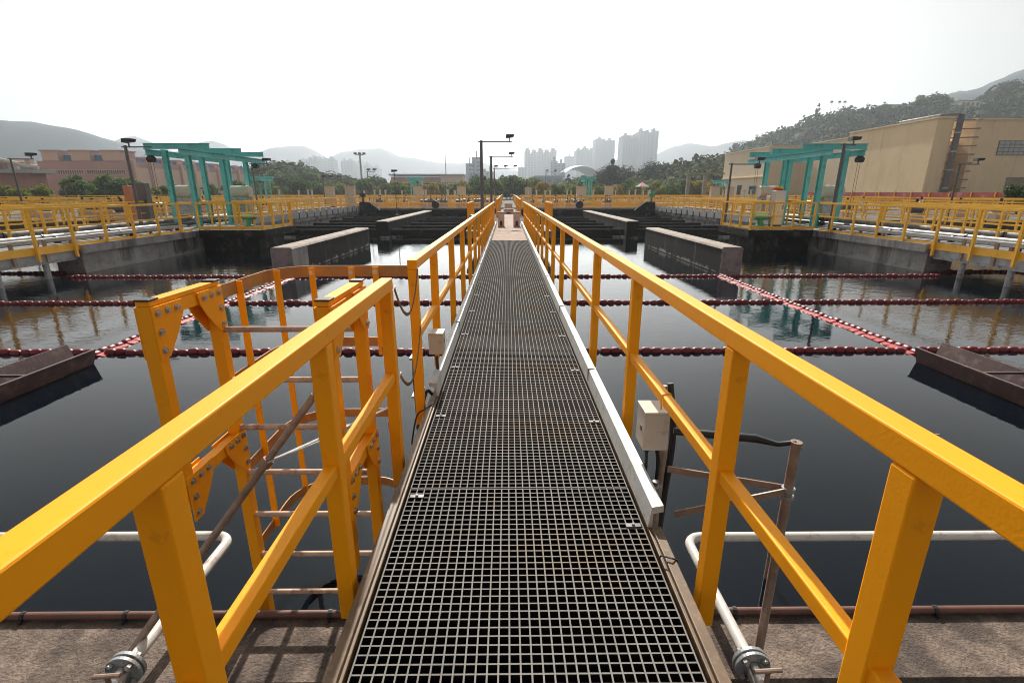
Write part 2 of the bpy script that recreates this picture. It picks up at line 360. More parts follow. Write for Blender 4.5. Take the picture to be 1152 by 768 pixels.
# carrying beams below the path
struct(B(-0.9, 1.0, 25.9, 49.9, -0.62, -0.02).build('causeway', M_DARK))

# ================================================================== NEAR RAILINGS
LX, RX = -0.665, 0.800
NR = dict(bevel=0.005, top=1.10, mid=0.545)
r1 = railing('yellow railing left of the walkway in the foreground, ending at the ladder gap', (LX,-1.2,0), (LX,2.72,0), [0.3, 2.03, 2.89, 3.885], 'railings along the walkway', foot=-0.15, **NR)
r2 = railing('long yellow railing left of the walkway beyond the chained ladder gap', (LX,3.46,0), (LX,25.3,0), [0.033]+[1.04+1.45*i for i in range(15)], 'railings along the walkway', foot=-0.15, **NR)
r3 = railing('long unbroken yellow railing on the right side of the walkway', (RX,-1.2,0), (RX,25.3,0), [0.3, 2.05, 2.84, 4.24, 5.65, 7.12]+[8.57+1.45*i for i in range(13)], 'railings along the walkway', foot=-0.15, **NR)
# coupling sleeves (joints) in rails
for rt, ys, x in ((r3, (4.0, 10.2, 16.3), RX), (r2, (9.5, 15.6), LX)):
    for yy in ys:
        MB().box(x-0.0345, x+0.0345, yy, yy+0.006, 1.033, 1.102).build('joint', M_YEL2, rt)
# rail boxes at far end of first walkway section
for s, x, w in ((-1, -1.75, 'left'), (1, 1.95, 'right')):
    railing('short yellow railing set outside the far end of the walkway, %s side' % w, (x, 22.6, 0), (x, 26.6, 0), spaced(4, 0.5), 'short railings at the causeway', foot=-0.1)
    railing('yellow railing on the far causeway, %s side' % w, ((-0.72 if s < 0 else 0.86), 34, 0), ((-0.72 if s < 0 else 0.86), 49.5, 0), spaced(15.5, 1.3), 'railings along the far causeway', foot=-0.1)
for s, xs in ((-1, (-1.85, -0.75)), (1, (0.88, 2.05))):
    B(xs[0], xs[1], 22.4, 26.8, -0.4, -0.1).build('landing_slab', M_CAP).update_tag()
    tag(COL.objects[-1], 'concrete landing slab beside the far end of the walkway, %s side' % ('left' if s < 0 else 'right'), 'slab')

# chains across the gap
def chain(pts, label):
    root = empty('safety_chain', pts[0], label, 'chain', 'chains across the ladder gap')
    P = [Vector(p) for p in pts]; acc = [P[0]]
    for a, b in zip(P, P[1:]):
        n = max(1, int((b-a).length/0.026))
        for i in range(1, n+1): acc.append(a.lerp(b, i/n))
    bb = MB()
    for i in range(len(acc)-1):
        a, b = acc[i], acc[i+1]; d = (b-a).normalized(); c = (a+b)/2
        side = Vector((0,0,1)) if i % 2 else Vector((0,1,0))
        side = (side-d*side.dot(d)); side = side.normalized() if side.length > 1e-3 else Vector((1,0,0))
        ring = [c + d*(0.0185*math.cos(t)) + side*(0.0095*math.sin(t)) for t in [2*math.pi*k/8 for k in range(9)]]
        bb.tube(ring, 0.0030, 6, caps=False)
    bb.build('chain_links', mat('chain_metal', (0.24,0.14,0.075), rough=0.45, metal=0.5, var=0.5, scale=40), root, smooth=True)
    h = MB()
    for p in (P[0], P[-1]): h.tube([p+Vector((0,0,0.012)), p+Vector((0,0.02*(1 if p is P[0] else -1),0.016)), p], 0.004, 6)
    h.build('hook', M_STEEL, root)
def sag(a, b, dz, n=14):
    a = Vector(a); b = Vector(b)
    return [a.lerp(b, t/n) + Vector((0,0,-dz*4*(t/n)*(1-t/n))) for t in range(n+1)]
chain(sag((LX+0.036, 2.74, 1.03), (LX+0.036, 3.47, 1.03), 0.22), 'upper steel chain hanging across the gap in the left railing')
chain(sag((LX+0.036, 2.74, 0.52), (LX+0.036, 3.47, 0.62), 0.20), 'lower steel chain hanging across the gap in the left railing')

# ================================================================== LADDER WITH CAGE
lad = empty('caged_ladder', (-1.15, 2.6, -1.2), 'yellow caged ladder left of the walkway reaching down into the water', 'ladder')
XA, XB, YN, YF = -1.57, -0.80, 2.13, 2.62
PW = 0.062
def hexhead(b, c, n, r=0.012, h=0.012):
    c = Vector(c); n = Vector(n); b.tube([c, c+n*h], r, 6); b.tube([c, c+n*0.003], r*1.5, 10)
_bp = []
def bolt(c, rz):
    if not _bp:
        bb = MB(); hexhead(bb, (0,0,0), (1,0,0)); o = bb.build('bolt', M_STEEL); _bp.append(o)
    else:
        o = _bp[0].copy(); COL.objects.link(o)
    o.parent = lad; o.location = Vector(c)-lad.location; o.rotation_euler = (0,0,rz)
for X, zn in ((XA, 0.20), (XB, -0.30)):
    MB().box(X-PW/2, X+PW/2, YF-PW/2, YF+PW/2, -1.9, 1.075).build('stringer', M_YEL, lad, 0.004)
    MB().box(X-PW/2, X+PW/2, YN-PW/2, YN+PW/2, zn, 1.075).build('front_post', M_YEL, lad, 0.004)
    MB().box(X-PW/2+0.002, X+PW/2-0.002, YN-PW/2+0.004, YF+PW/2-0.004, 1.0765, 1.1).build('top_beam_cap', M_YEL, lad, 0.003)
    MB().box(X-PW/2+0.004, X+PW/2-0.004, YN+PW/2+0.001, YF-PW/2-0.001, 1.012, 1.075).build('top_beam', M_YEL, lad)
    MB().box(X-PW/2+0.004, X+PW/2-0.004, YN-0.03 if X == XA else YN+PW/2+0.001, YF-PW/2-0.001, 0.16, 0.222).build('lower_beam', M_YEL, lad, 0.003)
    for Y in (YN, YF):
        MB().box(X-PW/2+0.002, X+PW/2+0.006, Y-PW/2-0.004, Y+PW/2, 1.1005, 1.109).build('end_cap', M_BLACK, lad, 0.002)
    # gusset plates both faces, both corners, with bolts
    for zt in (1.072, 0.235):
        for Y0, sg in ((YN-PW/2+0.002, 1), (YF+PW/2-0.002, -1)):
            poly = [(Y0, zt), (Y0+sg*0.215, zt), (Y0+sg*0.205, zt-0.06), (Y0+sg*0.155, zt-0.135), (Y0+sg*0.066, zt-0.235), (Y0, zt-0.235)]
            for xf, nx in ((X+PW/2+0.0005, 1), (X-PW/2-0.0065, -1)):
                MB().prism(poly, 'x', xf, xf+0.006).build('gusset_plate', M_YEL, lad)
            for (dy, dz) in ((0.035, -0.03), (0.10, -0.03), (0.165, -0.032), (0.033, -0.115), (0.033, -0.20)):
                bolt((X+PW/2+0.0066, Y0+sg*dy, zt+dz), 0)
                bolt((X-PW/2-0.0066, Y0+sg*dy, zt+dz), math.pi)
for z in (0.837, 0.545, 0.253, -0.04, -0.33, -0.62, -0.91, -1.2):
    MB().tube([(XA-0.01, YF, z), (XB+0.02, YF, z)], 0.0165, 12).build('rung', M_RUNG, lad, smooth=True)
def arc(cx, cy, r, a0, a1, n=8): return [(cx+r*math.cos(R(a0+(a1-a0)*i/n)), cy+r*math.sin(R(a0+(a1-a0)*i/n))) for i in range(n+1)]
def band(path, z, h, t=0.009):
    b = MB(); n = len(path); vs = []
    for i, (x, yy) in enumerate(path):
        x0, y0 = path[max(i-1,0)]; x1, y1 = path[min(i+1,n-1)]
        d = Vector((x1-x0, y1-y0)).normalized(); nn = Vector((-d.y, d.x))*t/2
        for sx, zz in ((-1, z), (1, z), (1, z+h), (-1, z+h)): vs.append((x+nn.x*sx, yy+nn.y*sx, zz))
    fs = [(0,1,2,3), tuple((n-1)*4+k for k in (3,2,1,0))]
    for i in range(n-1):
        for k in range(4): fs.append((i*4+k, i*4+(k+1)%4, (i+1)*4+(k+1)%4, (i+1)*4+k))
    b.add(vs, fs); return b
hoop_top = [(XA-0.036, YF+0.02)] + arc(-1.32, 3.25, 0.285, 180, 90) + [(LX-0.034, 3.535)]
hoop_low = [(XA-0.036, YF+0.02)] + arc(-1.28, 3.2, 0.325, 180, 90) + arc(-0.93, 3.405, 0.12, 90, -60)
hoop_bot = [(XA-0.036, YF+0.02)] + arc(-1.28, 3.13, 0.325, 180, 90) + arc(-1.04, 3.20, 0.255, 90, 0) + [(XB+0.03, YF+0.036)]
band(hoop_top, 0.975, 0.078).build('cage_hoop', M_FRP, lad)
for z, hp in ((0.46, hoop_low), (-0.11, hoop_low), (-0.66, hoop_bot)):
    band(hp, z, 0.068).build('cage_hoop', M_FRP, lad)
for i, (x, yy, z0) in enumerate(((XA-0.020, 2.93, -0.65), (-1.545, 3.33, -0.65), (-1.36, 3.46, -0.65), (-1.09, 3.47, -0.15), (-0.93, 3.50, 0.4))):
    MB().box(x-0.021, x+0.021, yy-0.006, yy+0.004, z0, 1.05).build('cage_bar', M_YEL, lad, 0.002)
for x, yy in ((-1.36, 3.455), (-1.09, 3.465), (-0.93, 3.494)): bolt((x, yy-0.002, 1.015), -math.pi/2)

# ================================================================== LEDGE AND SMALL PIPES AT IT
ZL = -0.95; YE = 2.47
lg = B(-14.6, 14.6, 2.03, YE, -3.2, ZL).build('concrete_ledge', M_CONC); tag(lg, 'rough brown concrete ledge crossing under the walkway in the foreground', 'ledge')
b = MB(); b.tube([(-14.5, YE-0.02, ZL+0.028), (14.5, YE-0.02, ZL+0.028)], 0.024, 12)
rp = empty('edge_pipe', (0, YE, ZL), 'thin rust red pipe clipped along the water edge of the concrete ledge', 'pipe')
b.build('pipe', M_RUST, rp, smooth=True)
for i in range(-16, 17):
    x = i*0.62+0.15
    b = MB(); b.tube([(x-0.012, YE-0.02, ZL+0.028), (x+0.012, YE-0.02, ZL+0.028)], 0.029, 12); b.tube([(x, YE-0.055, ZL+0.004), (x, YE-0.055, ZL+0.02)], 0.01, 6)
    b.build('pipe_clip', M_BLACK, rp)

def water_pipe(s, x, y1, lab):
    z = -0.75; r = 0.032
    root = empty('water_pipe', (x, y1, z), lab, 'pipe', 'white pipes above the ledge')
    d = 0.10
    path = [(x, 1.98, z), (x, y1-d, z)] + [(x+s*(d-d*math.cos(R(a))), y1-d+d*math.sin(R(a)), z) for a in (15,30,45,60,75,90)] + [(s*14.3, y1, z)]
    MB().tube(path, r, 16).build('pipe', M_PIPEW, root, smooth=True)
    # coupling rings
    for dx in (0.55, 0.59, 2.9, 2.94):
        MB().tube([(x+s*dx, y1, z), (x+s*(dx+0.018), y1, z)], r+0.004, 16).build('coupling', M_STEEL, root)
    # bracket posts to ledge
    for dx in ((0.62, 3.4, 6.0) if s > 0 else (3.4, 6.0)):
        MB().tube([(x+s*dx, y1, z-0.03), (x+s*dx, y1, -1.5)], 0.022, 10).build('pipe_support', M_BRNPIPE, root, smooth=True)
    # flange pair and valve end
    fl = MB()
    for yy, rr, tt in ((1.955, 0.088, 0.018), (1.925, 0.088, 0.018)):
        fl.tube([(x, yy, z), (x, yy+tt, z)], rr, 28)
    fl.build('flange', M_GALV, root, 0.002)
    for k in range(4):
        bt = MB()
        a = R(45+90*k); c = (x+0.066*math.cos(a), 1.9, z+0.066*math.sin(a))
        bt.tube([c, (c[0], 1.99, c[2])], 0.009, 8); bt.tube([(c[0], 1.905, c[2]), (c[0], 1.922, c[2])], 0.017, 6); bt.tube([(c[0], 1.975, c[2]), (c[0], 1.99, c[2])], 0.017, 6)
        bt.build('flange_bolt', M_STEEL, root)
    MB().tube([(x, 1.925, z), (x, 1.86, z-0.005), (x-0.01*s, 1.78, z-0.05), (x-0.02*s, 1.74, z-0.2), (x-0.02*s, 1.74, -1.6)], [0.04,0.045,0.036,0.034,0.034], 14).build('valve_body', M_STEEL, root, smooth=True)
    MB().tube([(x+0.015, 1.83, z+0.02), (x+0.015, 1.83, z+0.085)], 0.012, 10).tube([(x-0.05, 1.83, z+0.088), (x+0.08, 1.83, z+0.098)], 0.011, 8).build('valve_handle', M_BRNPIPE, root)
    # saddle to the ledge
water_pipe(1, 1.235, 2.92, 'white pipe bending round beside the right railing and over the ledge')
water_pipe(-1, -1.93, 2.96, 'white pipe bending round over the ledge on the left of the ladder')

# pole with arms on the right
pr = empty('swing_pole', (1.335, 2.06, -0.95), 'upright grey brown pole with three arms to the right railing', 'pole')
b = MB(); b.tube([(1.36, 2.10, -0.949), (1.36, 2.10, 0.41)], 0.022, 12); b.tube([(1.36,2.10,-0.949),(1.36,2.10,-0.93)], 0.055, 14); b.build('upright_pipe', M_BRNPIPE, pr, smooth=True)
for z in (0.14, 0.18): MB().tube([(1.36, 2.10, z-0.02), (1.36, 2.10, z-0.002)], 0.031, 14).build('collar', M_GALV, pr)
MB().tube([(0.83, 2.26, 0.40), (1.20, 2.17, 0.405), (1.29, 2.13, 0.395), (1.36, 2.10, 0.42)], [0.019, 0.021, 0.012, 0.012], 10).build('top_arm', M_BLACK, pr, smooth=True)
MB().tube([(1.36, 2.10, 0.40), (1.36, 2.10, 0.424)], 0.026, 14).build('pole_cap', M_BRNPIPE, pr)
MB().bar((0.82, 2.26, 0.185), (1.335, 2.12, 0.165), 0.008, 0.034).build('flat_arm', M_BRNPIPE, pr)
MB().bar((0.82, 2.10, 0.03), (1.335, 2.09, 0.160), 0.008, 0.034).build('flat_arm', M_BRNPIPE, pr)
# leaning pole with cross arms on the left
pl = empty('leaning_pole', (-2.29, 1.96, -0.95), 'brown pole leaning from the ledge up to the ladder with crossed flat arms', 'pole')
A = Vector((-2.09, 2.04, -0.90)); T = Vector((-1.045, 2.50, 0.50)); Mp = A.lerp(T, 0.755)
b = MB(); b.tube([A, T], 0.021, 12); b.tube([T, T+(T-A).normalized()*0.06+Vector((0.0,0.0,0.02))], 0.014, 10); b.build('pole', M_BRNPIPE, pl, smooth=True)
MB().tube([Mp-(T-A)*0.012, Mp+(T-A)*0.012], 0.031, 12).build('collar', M_BRNPIPE, pl)
MB().tube([A-(T-A)*0.01, A+(T-A)*0.03], 0.03, 12).build('base_socket', M_GALV, pl)
MB().bar(Mp, (LX-0.03, 2.70, 0.34), 0.022, 0.006).build('flat_arm', M_KERB, pl)
MB().bar(Mp, (LX-0.03, 2.08, 0.52), 0.026, 0.006).build('flat_arm', M_KERB, pl)
MB().bar(Mp, Mp+Vector((-0.10,0.02,-0.07)), 0.022, 0.006).build('flat_arm', M_KERB, pl)

# junction boxes and cables
def jbox(x0, x1, y0, y1, z0, z1, lab, s):
    root = empty('junction_box', ((x0+x1)/2, y0, z0), lab, 'box')
    B(x0, x1, y0, y1, z0, z1-0.012).build('housing', M_BOX, root, 0.004)
    B(x0-0.003, x1+0.003, y0-0.003, y1+0.003, z1-0.0115, z1).build('lid', M_BOX, root, 0.003)
    b = MB(); xi = x0 if s > 0 else x1
    b.box(xi-s*0.004, xi-s*0.001, y0+0.05, y0+0.075, z0+0.09, z0+0.12); b.build('label_plate', M_LOUV, root)
    for k, (cx, cy) in enumerate((((x0+x1)/2-0.03, y0+0.05), ((x0+x1)/2+0.03, y0+0.06))):
        MB().tube([(cx, cy, z0-0.03), (cx, cy, z0-0.001)], 0.013, 10).build('cable_gland', M_BLACK, root)
    return root
jbox(0.715, 0.845, 2.36, 2.52, 0.235, 0.455, 'beige junction box hanging under the middle rail of the right railing', 1)
jbox(-0.655, -0.535, 3.93, 4.08, 0.26, 0.44, 'small beige junction box beside the ladder gap on the left railing', -1)
def cable(pts, r, name, lab, m=M_BLACK, group=None, n=8):
    P = [Vector(p) for p in pts]; out = []
    for i in range(len(P)-1):
        p0, p1, p2, p3 = P[max(i-1,0)], P[i], P[i+1], P[min(i+2, len(P)-1)]
        for k in range(6):
            t = k/6; out.append(0.5*((2*p1)+(-p0+p2)*t+(2*p0-5*p1+4*p2-p3)*t*t+(-p0+3*p1-3*p2+p3)*t**3))
    out.append(P[-1])
    o = MB().tube(out, r, n).build(name, m, smooth=True); return tag(o, lab, 'cable', group)
cable([(0.75, 2.41, 0.21), (0.752, 2.40, 0.1), (0.745, 2.38, 0.0), (0.76, 2.40, -0.12), (0.78, 2.5, -0.3)], 0.009, 'cable', 'thin black cable dropping from the right junction box beside the kerb plate')
cable([(0.81, 2.42, 0.21), (0.83, 2.44, 0.1), (0.83, 2.46, -0.05), (0.80, 2.5, -0.3), (0.82, 2.5, -1.2)], 0.011, 'cable', 'black cable from the right junction box down to the water')
cable([(0.88, 2.62, 0.5), (0.90, 2.58, 0.25), (0.865, 2.50, -0.1), (0.835, 2.42, -0.45), (0.88, 2.44, -1.2)], 0.024, 'hose', 'thick brown black hose hanging behind the right junction box', M_BRNPIPE)
cable([(0.93, 2.66, 0.5), (0.955, 2.60, 0.20), (0.92, 2.55, -0.2), (0.89, 2.50, -0.6), (0.93, 2.5, -1.2)], 0.020, 'hose', 'second dark hose hanging outermost below the right middle rail', M_BLACK)
cable([(-0.60, 3.98, 0.23), (-0.585, 3.92, 0.10), (-0.565, 3.80, 0.03), (-0.60, 3.70, 0.0), (-0.64, 3.62, 0.05), (-0.70, 3.5, -0.2)], 0.013, 'cable', 'looped black cable under the left junction box')
cable([(-0.56, 3.42, 0.045), (-0.60, 3.36, 0.03), (-0.66, 3.30, 0.0), (-0.70, 3.25, -0.2)], 0.006, 'cable', 'thin black cable tied to the left edge beam near the gap')
cb = empty('conduit_panel', (-0.72, 3.75, -0.5), 'black conduit bundle below the left middle rail beside the ladder gap', 'conduit')
for i in range(4):
    MB().tube([(-0.70+0.004*i, 3.60+i*0.045, 0.50-0.02*i), (-0.715, 3.60+i*0.045, 0.2), (-0.70, 3.60+i*0.045, -0.4)], 0.021, 8).build('conduit', M_BLACK, cb, smooth=True)
for z in (0.33, 0.02): MB().box(-0.745, -0.672, 3.57, 3.76, z, z+0.02).build('strap', M_GALV, cb)
# valve under the right box
vb = empty('small_valve', (0.85, 2.42, -0.1), 'small silver valve below the right junction box', 'valve')
MB().tube([(0.80, 2.36, 0.02), (0.80, 2.36, -0.03)], 0.03, 12).tube([(0.80, 2.36, 0.05), (0.80, 2.36, 0.02)], 0.018, 10).build('valve_body', M_STEEL, vb, smooth=True)
MB().tube([(0.80, 2.36, -0.03), (0.80, 2.38, -0.15), (0.79, 2.42, -0.3)], 0.012, 8).build('valve_tail', M_BLACK, vb, smooth=True)
# wire loops on the right rail and the edge strip
b = MB(); b.tube([(0.772,2.30,0.50),(0.768,2.30,0.555),(0.775,2.31,0.574),(0.82,2.33,0.576),(0.832,2.34,0.56),(0.832,2.34,0.51)], 0.004, 6); tag(b.build('wire_tie', M_YEL2, smooth=True), 'wire loop tied round the right middle rail above the junction box', 'wire')
b = MB(); b.tube([(0.655,1.80,0.02),(0.66,1.79,0.046),(0.70,1.77,0.048),(0.73,1.78,0.03),(0.735,1.8,-0.02)], 0.004, 6); tag(b.build('wire_tie', M_BLACK, smooth=True), 'black wire loop round the brown edge strip on the right', 'wire')

# ================================================================== WATER, GROUND
b = MB(); b.add([(-40,-12,WZ),(40,-12,WZ),(40,52,WZ),(-40,52,WZ)], [(0,1,2,3)])
struct(b.build('water', M_WATER))
GZ = -0.16; E = 4600
b = MB()   # ground sheet with the tank cut out of it
xs = [-E, -39.9, 39.9, E]; ys = [-900, -11.9, 50.2, E]
vs = [(x, yy, GZ) for yy in ys for x in xs]
fs = [(j*4+i, j*4+i+1, (j+1)*4+i+1, (j+1)*4+i) for j in range(3) for i in range(3) if not (i == 1 and j == 1)]
b.add(vs, fs)
struct(b.build('ground', M_GROUND))
# tank rim walls (outer)
for nm, a in (('tank_wall', (-40.2,-39.9,-12,50.2)), ('tank_wall', (39.9,40.2,-12,50.2)), ('tank_wall', (-40.2,40.2,-12.2,-11.9))):
    tag(struct(B(a[0],a[1],a[2],a[3],-3,GZ-0.003).build('tank_wall', M_WALL)), None)
fw = empty('end_wall', (0, 50.3, -3), 'dark stained end wall of the tank at the far side', 'wall')
B(-39.8, 39.8, 50.21, 51.2, -3, -0.10).build('wall', M_DARK, fw)
B(-14.4, 14.4, 49.6, 50.2, -0.42, -0.13).build('ledge', M_DARK, fw)
B(-14.4, 14.4, 50.0, 51.0, -0.095, 0.10).build('coping', M_CAP, fw)
for s in (-1, 1):
    for i in range(5):
        x = s*(2.0+i*2.9); B(x-0.25, x+0.25, 49.2, 50.2, -3, -0.43).build('buttress', M_DARK, fw)

rdb = random.Random(9)
for (x, yy, sz, q) in ((-3.9, 2.75, 0.035, 'small pale leaf floating by the ledge at the left'), (4.9, 5.1, 0.02, 'tiny dark leaf floating right of the walkway'), (3.1, 3.4, 0.018, 'tiny pale leaf floating behind the right pole'), (-3.3, 4.2, 0.02, 'tiny leaf floating left of the ladder')):
    b = MB(); n = 7; pts = [(x+sz*(1+0.5*rdb.random())*math.cos(6.283*k/n), yy+sz*0.5*(1+0.5*rdb.random())*math.sin(6.283*k/n)) for k in range(n)]
    b.prism(pts, 'z', WZ+0.002, WZ+0.006); tag(b.build('floating_leaf', M_CAP), q, 'leaf')
# ================================================================== DIVIDER WALLS
def divider(s, y0, y1, zt, lab, face=None):
    root = empty('divider_wall', (s*7.45, y0, -3), lab, 'wall', 'divider walls standing in the tank')
    B(7.1*s, 7.8*s, y0+0.004, y1, -3, zt-0.06).build('wall_body', M_BLOCK, root)
    b = MB(); xc, w = 7.45*s, 0.36
    b.prism([(xc-w, zt-0.058), (xc+w, zt-0.058), (xc+w-0.05, zt), (xc-w+0.05, zt)], 'y', y0-0.005, y1+0.01); b.build('coping', M_CAP, root)
    B(7.1*s, 7.8*s, y0-0.02, y0, -3, zt-0.062).build('end_face', face or M_BFACE, root)
    if s < 0 and not face:
        B(-7.102, -7.094, y0, y0+1.3, -1.5, zt-0.08).build('patch_repair', M_WALL, root)
for s, w in ((-1, 'left'), (1, 'right')):
    divider(s, 16.6, 26.1, -0.20, 'nearer black stained divider wall with tan top, %s of the walkway' % w)
    divider(s, 30.3, 48.3, -0.10, 'farther long dark divider wall reaching the end wall, %s of the walkway' % w, M_BLOCK)
    n = 0
    for yy in (31.0, 34.3, 37.6, 41.0, 44.4, 47.5):
        for (xa, xb, q) in ((1.3, 7.05, 'inner'), (7.85, 14.2, 'outer')):
            n += 1
            bo = MB(); bo.box(s*xa, s*xb, yy-0.22, yy-0.16, -0.98, -0.62); bo.box(s*xa, s*xb, yy+0.16, yy+0.22, -0.98, -0.62); bo.box(s*xa, s*xb, yy-0.159, yy+0.159, -0.98, -0.93)
            tag(bo.build('weir_trough', M_WEIR), 'dark weir trough, %s from the front, across the %s bay on the %s' % (('nearest', 'second', 'third', 'fourth', 'fifth', 'farthest')[(n-1)//2], q, w), 'trough', 'weir troughs in the far half of the tank')

# scum troughs near the frame edges
for s, w in ((-1, 'left'), (1, 'right')):
    root = empty('scum_trough', (s*6.95, 7.6, -1.2), 'dark brown steel trough lying in the water at the %s edge' % w, 'trough', 'scum troughs')
    x0, x1 = s*6.58, s*7.30
    bb = MB(); bb.prism([(x0, -0.86), (x0+s*0.02, -0.86), (x0+s*0.12, -1.17), (x0+s*0.10, -1.19)], 'y', 1.5, 7.62); bb.build('side_plate', M_TROUGH, root)
    bb = MB(); bb.prism([(x1, -0.86), (x1-s*0.02, -0.86), (x1-s*0.12, -1.17), (x1-s*0.10, -1.19)], 'y', 1.5, 7.92); bb.build('side_plate', M_TROUGH, root)
    B(x0+s*0.13, x1-s*0.13, 1.5, 7.6, -1.19, -1.17).build('floor_plate', M_TROUGH, root)
    MB().bar((x0+s*0.008, 1.5, -0.852), (x0+s*0.008, 7.62, -0.852), 0.045, 0.014).build('lip', M_TROUGH, root)
    # row of brackets joining the plates
    for yy in (2.5, 4.5, 6.5): MB().box(x0+s*0.03, x1-s*0.03, yy, yy+0.04, -0.9, -0.87).build('tie_bar', M_TROUGH, root)

# ================================================================== FLOAT BOOMS
def float_mesh(m, L=0.168, r=0.068):
    b = MB(); h = L/2
    prof = [(-h, 0.030), (-h+0.004, 0.045), (-h+0.016, r*0.78), (-h+0.036, r*0.97), (-h+0.05, r), (h-0.05, r), (h-0.036, r*0.97), (h-0.016, r*0.78), (h-0.004, 0.045), (h, 0.030)]
    b.tube([(p[0],0,0) for p in prof], [p[1] for p in prof], 14)
    o = b.build('float', m, smooth=True)
    COL.objects.unlink(o); me = o.data; bpy.data.objects.remove(o); return me
FM = float_mesh(M_RED); FM2 = float_mesh(M_RED2, 0.168, 0.080)
def boom(p0, p1, lab, mesh=FM, m=M_RED, wob=0.0, size=1.0, double=False):
    p0 = Vector(p0); p1 = Vector(p1); d = p1-p0; L = d.length; d.normalize()
    root = empty('float_boom', p0, lab, 'boom', 'red float booms on the water')
    a = math.atan2(d.y, d.x); n = int(L/(0.176*size)); side = Vector((-d.y, d.x, 0))
    cab = []
    for i in range(n):
        t = (i+0.5)*L/n
        q = d*t + side*(wob*math.sin(t*1.3)+0.012*noise.noise(Vector((t*0.8, p0.y, 0)))) + side*random.uniform(-.006,.006)+d*random.uniform(-.004,.004)+Vector((0,0,0.010*math.sin(i*1.7)+0.012+random.uniform(-.006,.006)))
        o = bpy.data.objects.new('float', mesh); COL.objects.link(o); o.parent = root
        o.location = q; o.rotation_euler = (random.uniform(0,6), random.uniform(-.05,.05), a+random.uniform(-.05,.05)); q_ = size*random.uniform(0.90, 1.06); o.scale = (size,q_,q_)
        cab.append(p0+q+Vector((0,0,0)))
    MB().tube(cab, 0.02, 6).build('cable', m, root)
    if double:
        # white edged skirt alongside the floats
        sg = 1 if p0.x > 0 else -1          # side of the boom facing the walkway
        bb = MB()
        for c in cab:
            e = Vector((0, 0.083, 0)); i0 = side*sg*0.075; i1 = side*sg*0.19
            bb.add([c+i0-e+Vector((0,0,0.02)), c+i0+e+Vector((0,0,0.02)), c+i1+e*0.8+Vector((0,0,-0.01)), c+i1-e*0.8+Vector((0,0,-0.01)),
                    c+i0-e+Vector((0,0,-0.01)), c+i0+e+Vector((0,0,-0.01)), c+i1+e*0.8+Vector((0,0,-0.03)), c+i1-e*0.8+Vector((0,0,-0.03))],
                   [(0,1,2,3),(7,6,5,4),(0,4,5,1),(1,5,6,2),(2,6,7,3),(3,7,4,0)])
        bb.build('skirt', M_RED2, root)
    return root
SEG = (('left', -14.2, -7.1), ('middle', -6.9, 6.9), ('right', 7.1, 14.2))
for yy, nm in ((8.19, 'nearest'), (12.15, 'second'), (16.15, 'third')):
    for w, a, c in SEG:
        boom((a, yy, WZ), (c, yy, WZ), '%s crosswise maroon float boom, its %s stretch' % (nm, w))
for s, w in ((-1, 'left'), (1, 'right')):
    boom((s*7.0, 8.0, WZ), (s*7.0, 16.3, WZ), 'bright red float boom running away from the trough on the %s' % w, FM, M_RED, double=True)
    boom((s*15.0, 12.9, WZ), (s*22, 14.6, WZ), 'dark float boom curving under the %s gallery bridge' % w, FM, M_RED, wob=0.2)
    boom((s*15.0, 17.0, WZ), (s*24, 16.8, WZ), 'maroon float boom behind the legs of the %s gallery bridge' % w, FM, M_RED, wob=0.05)

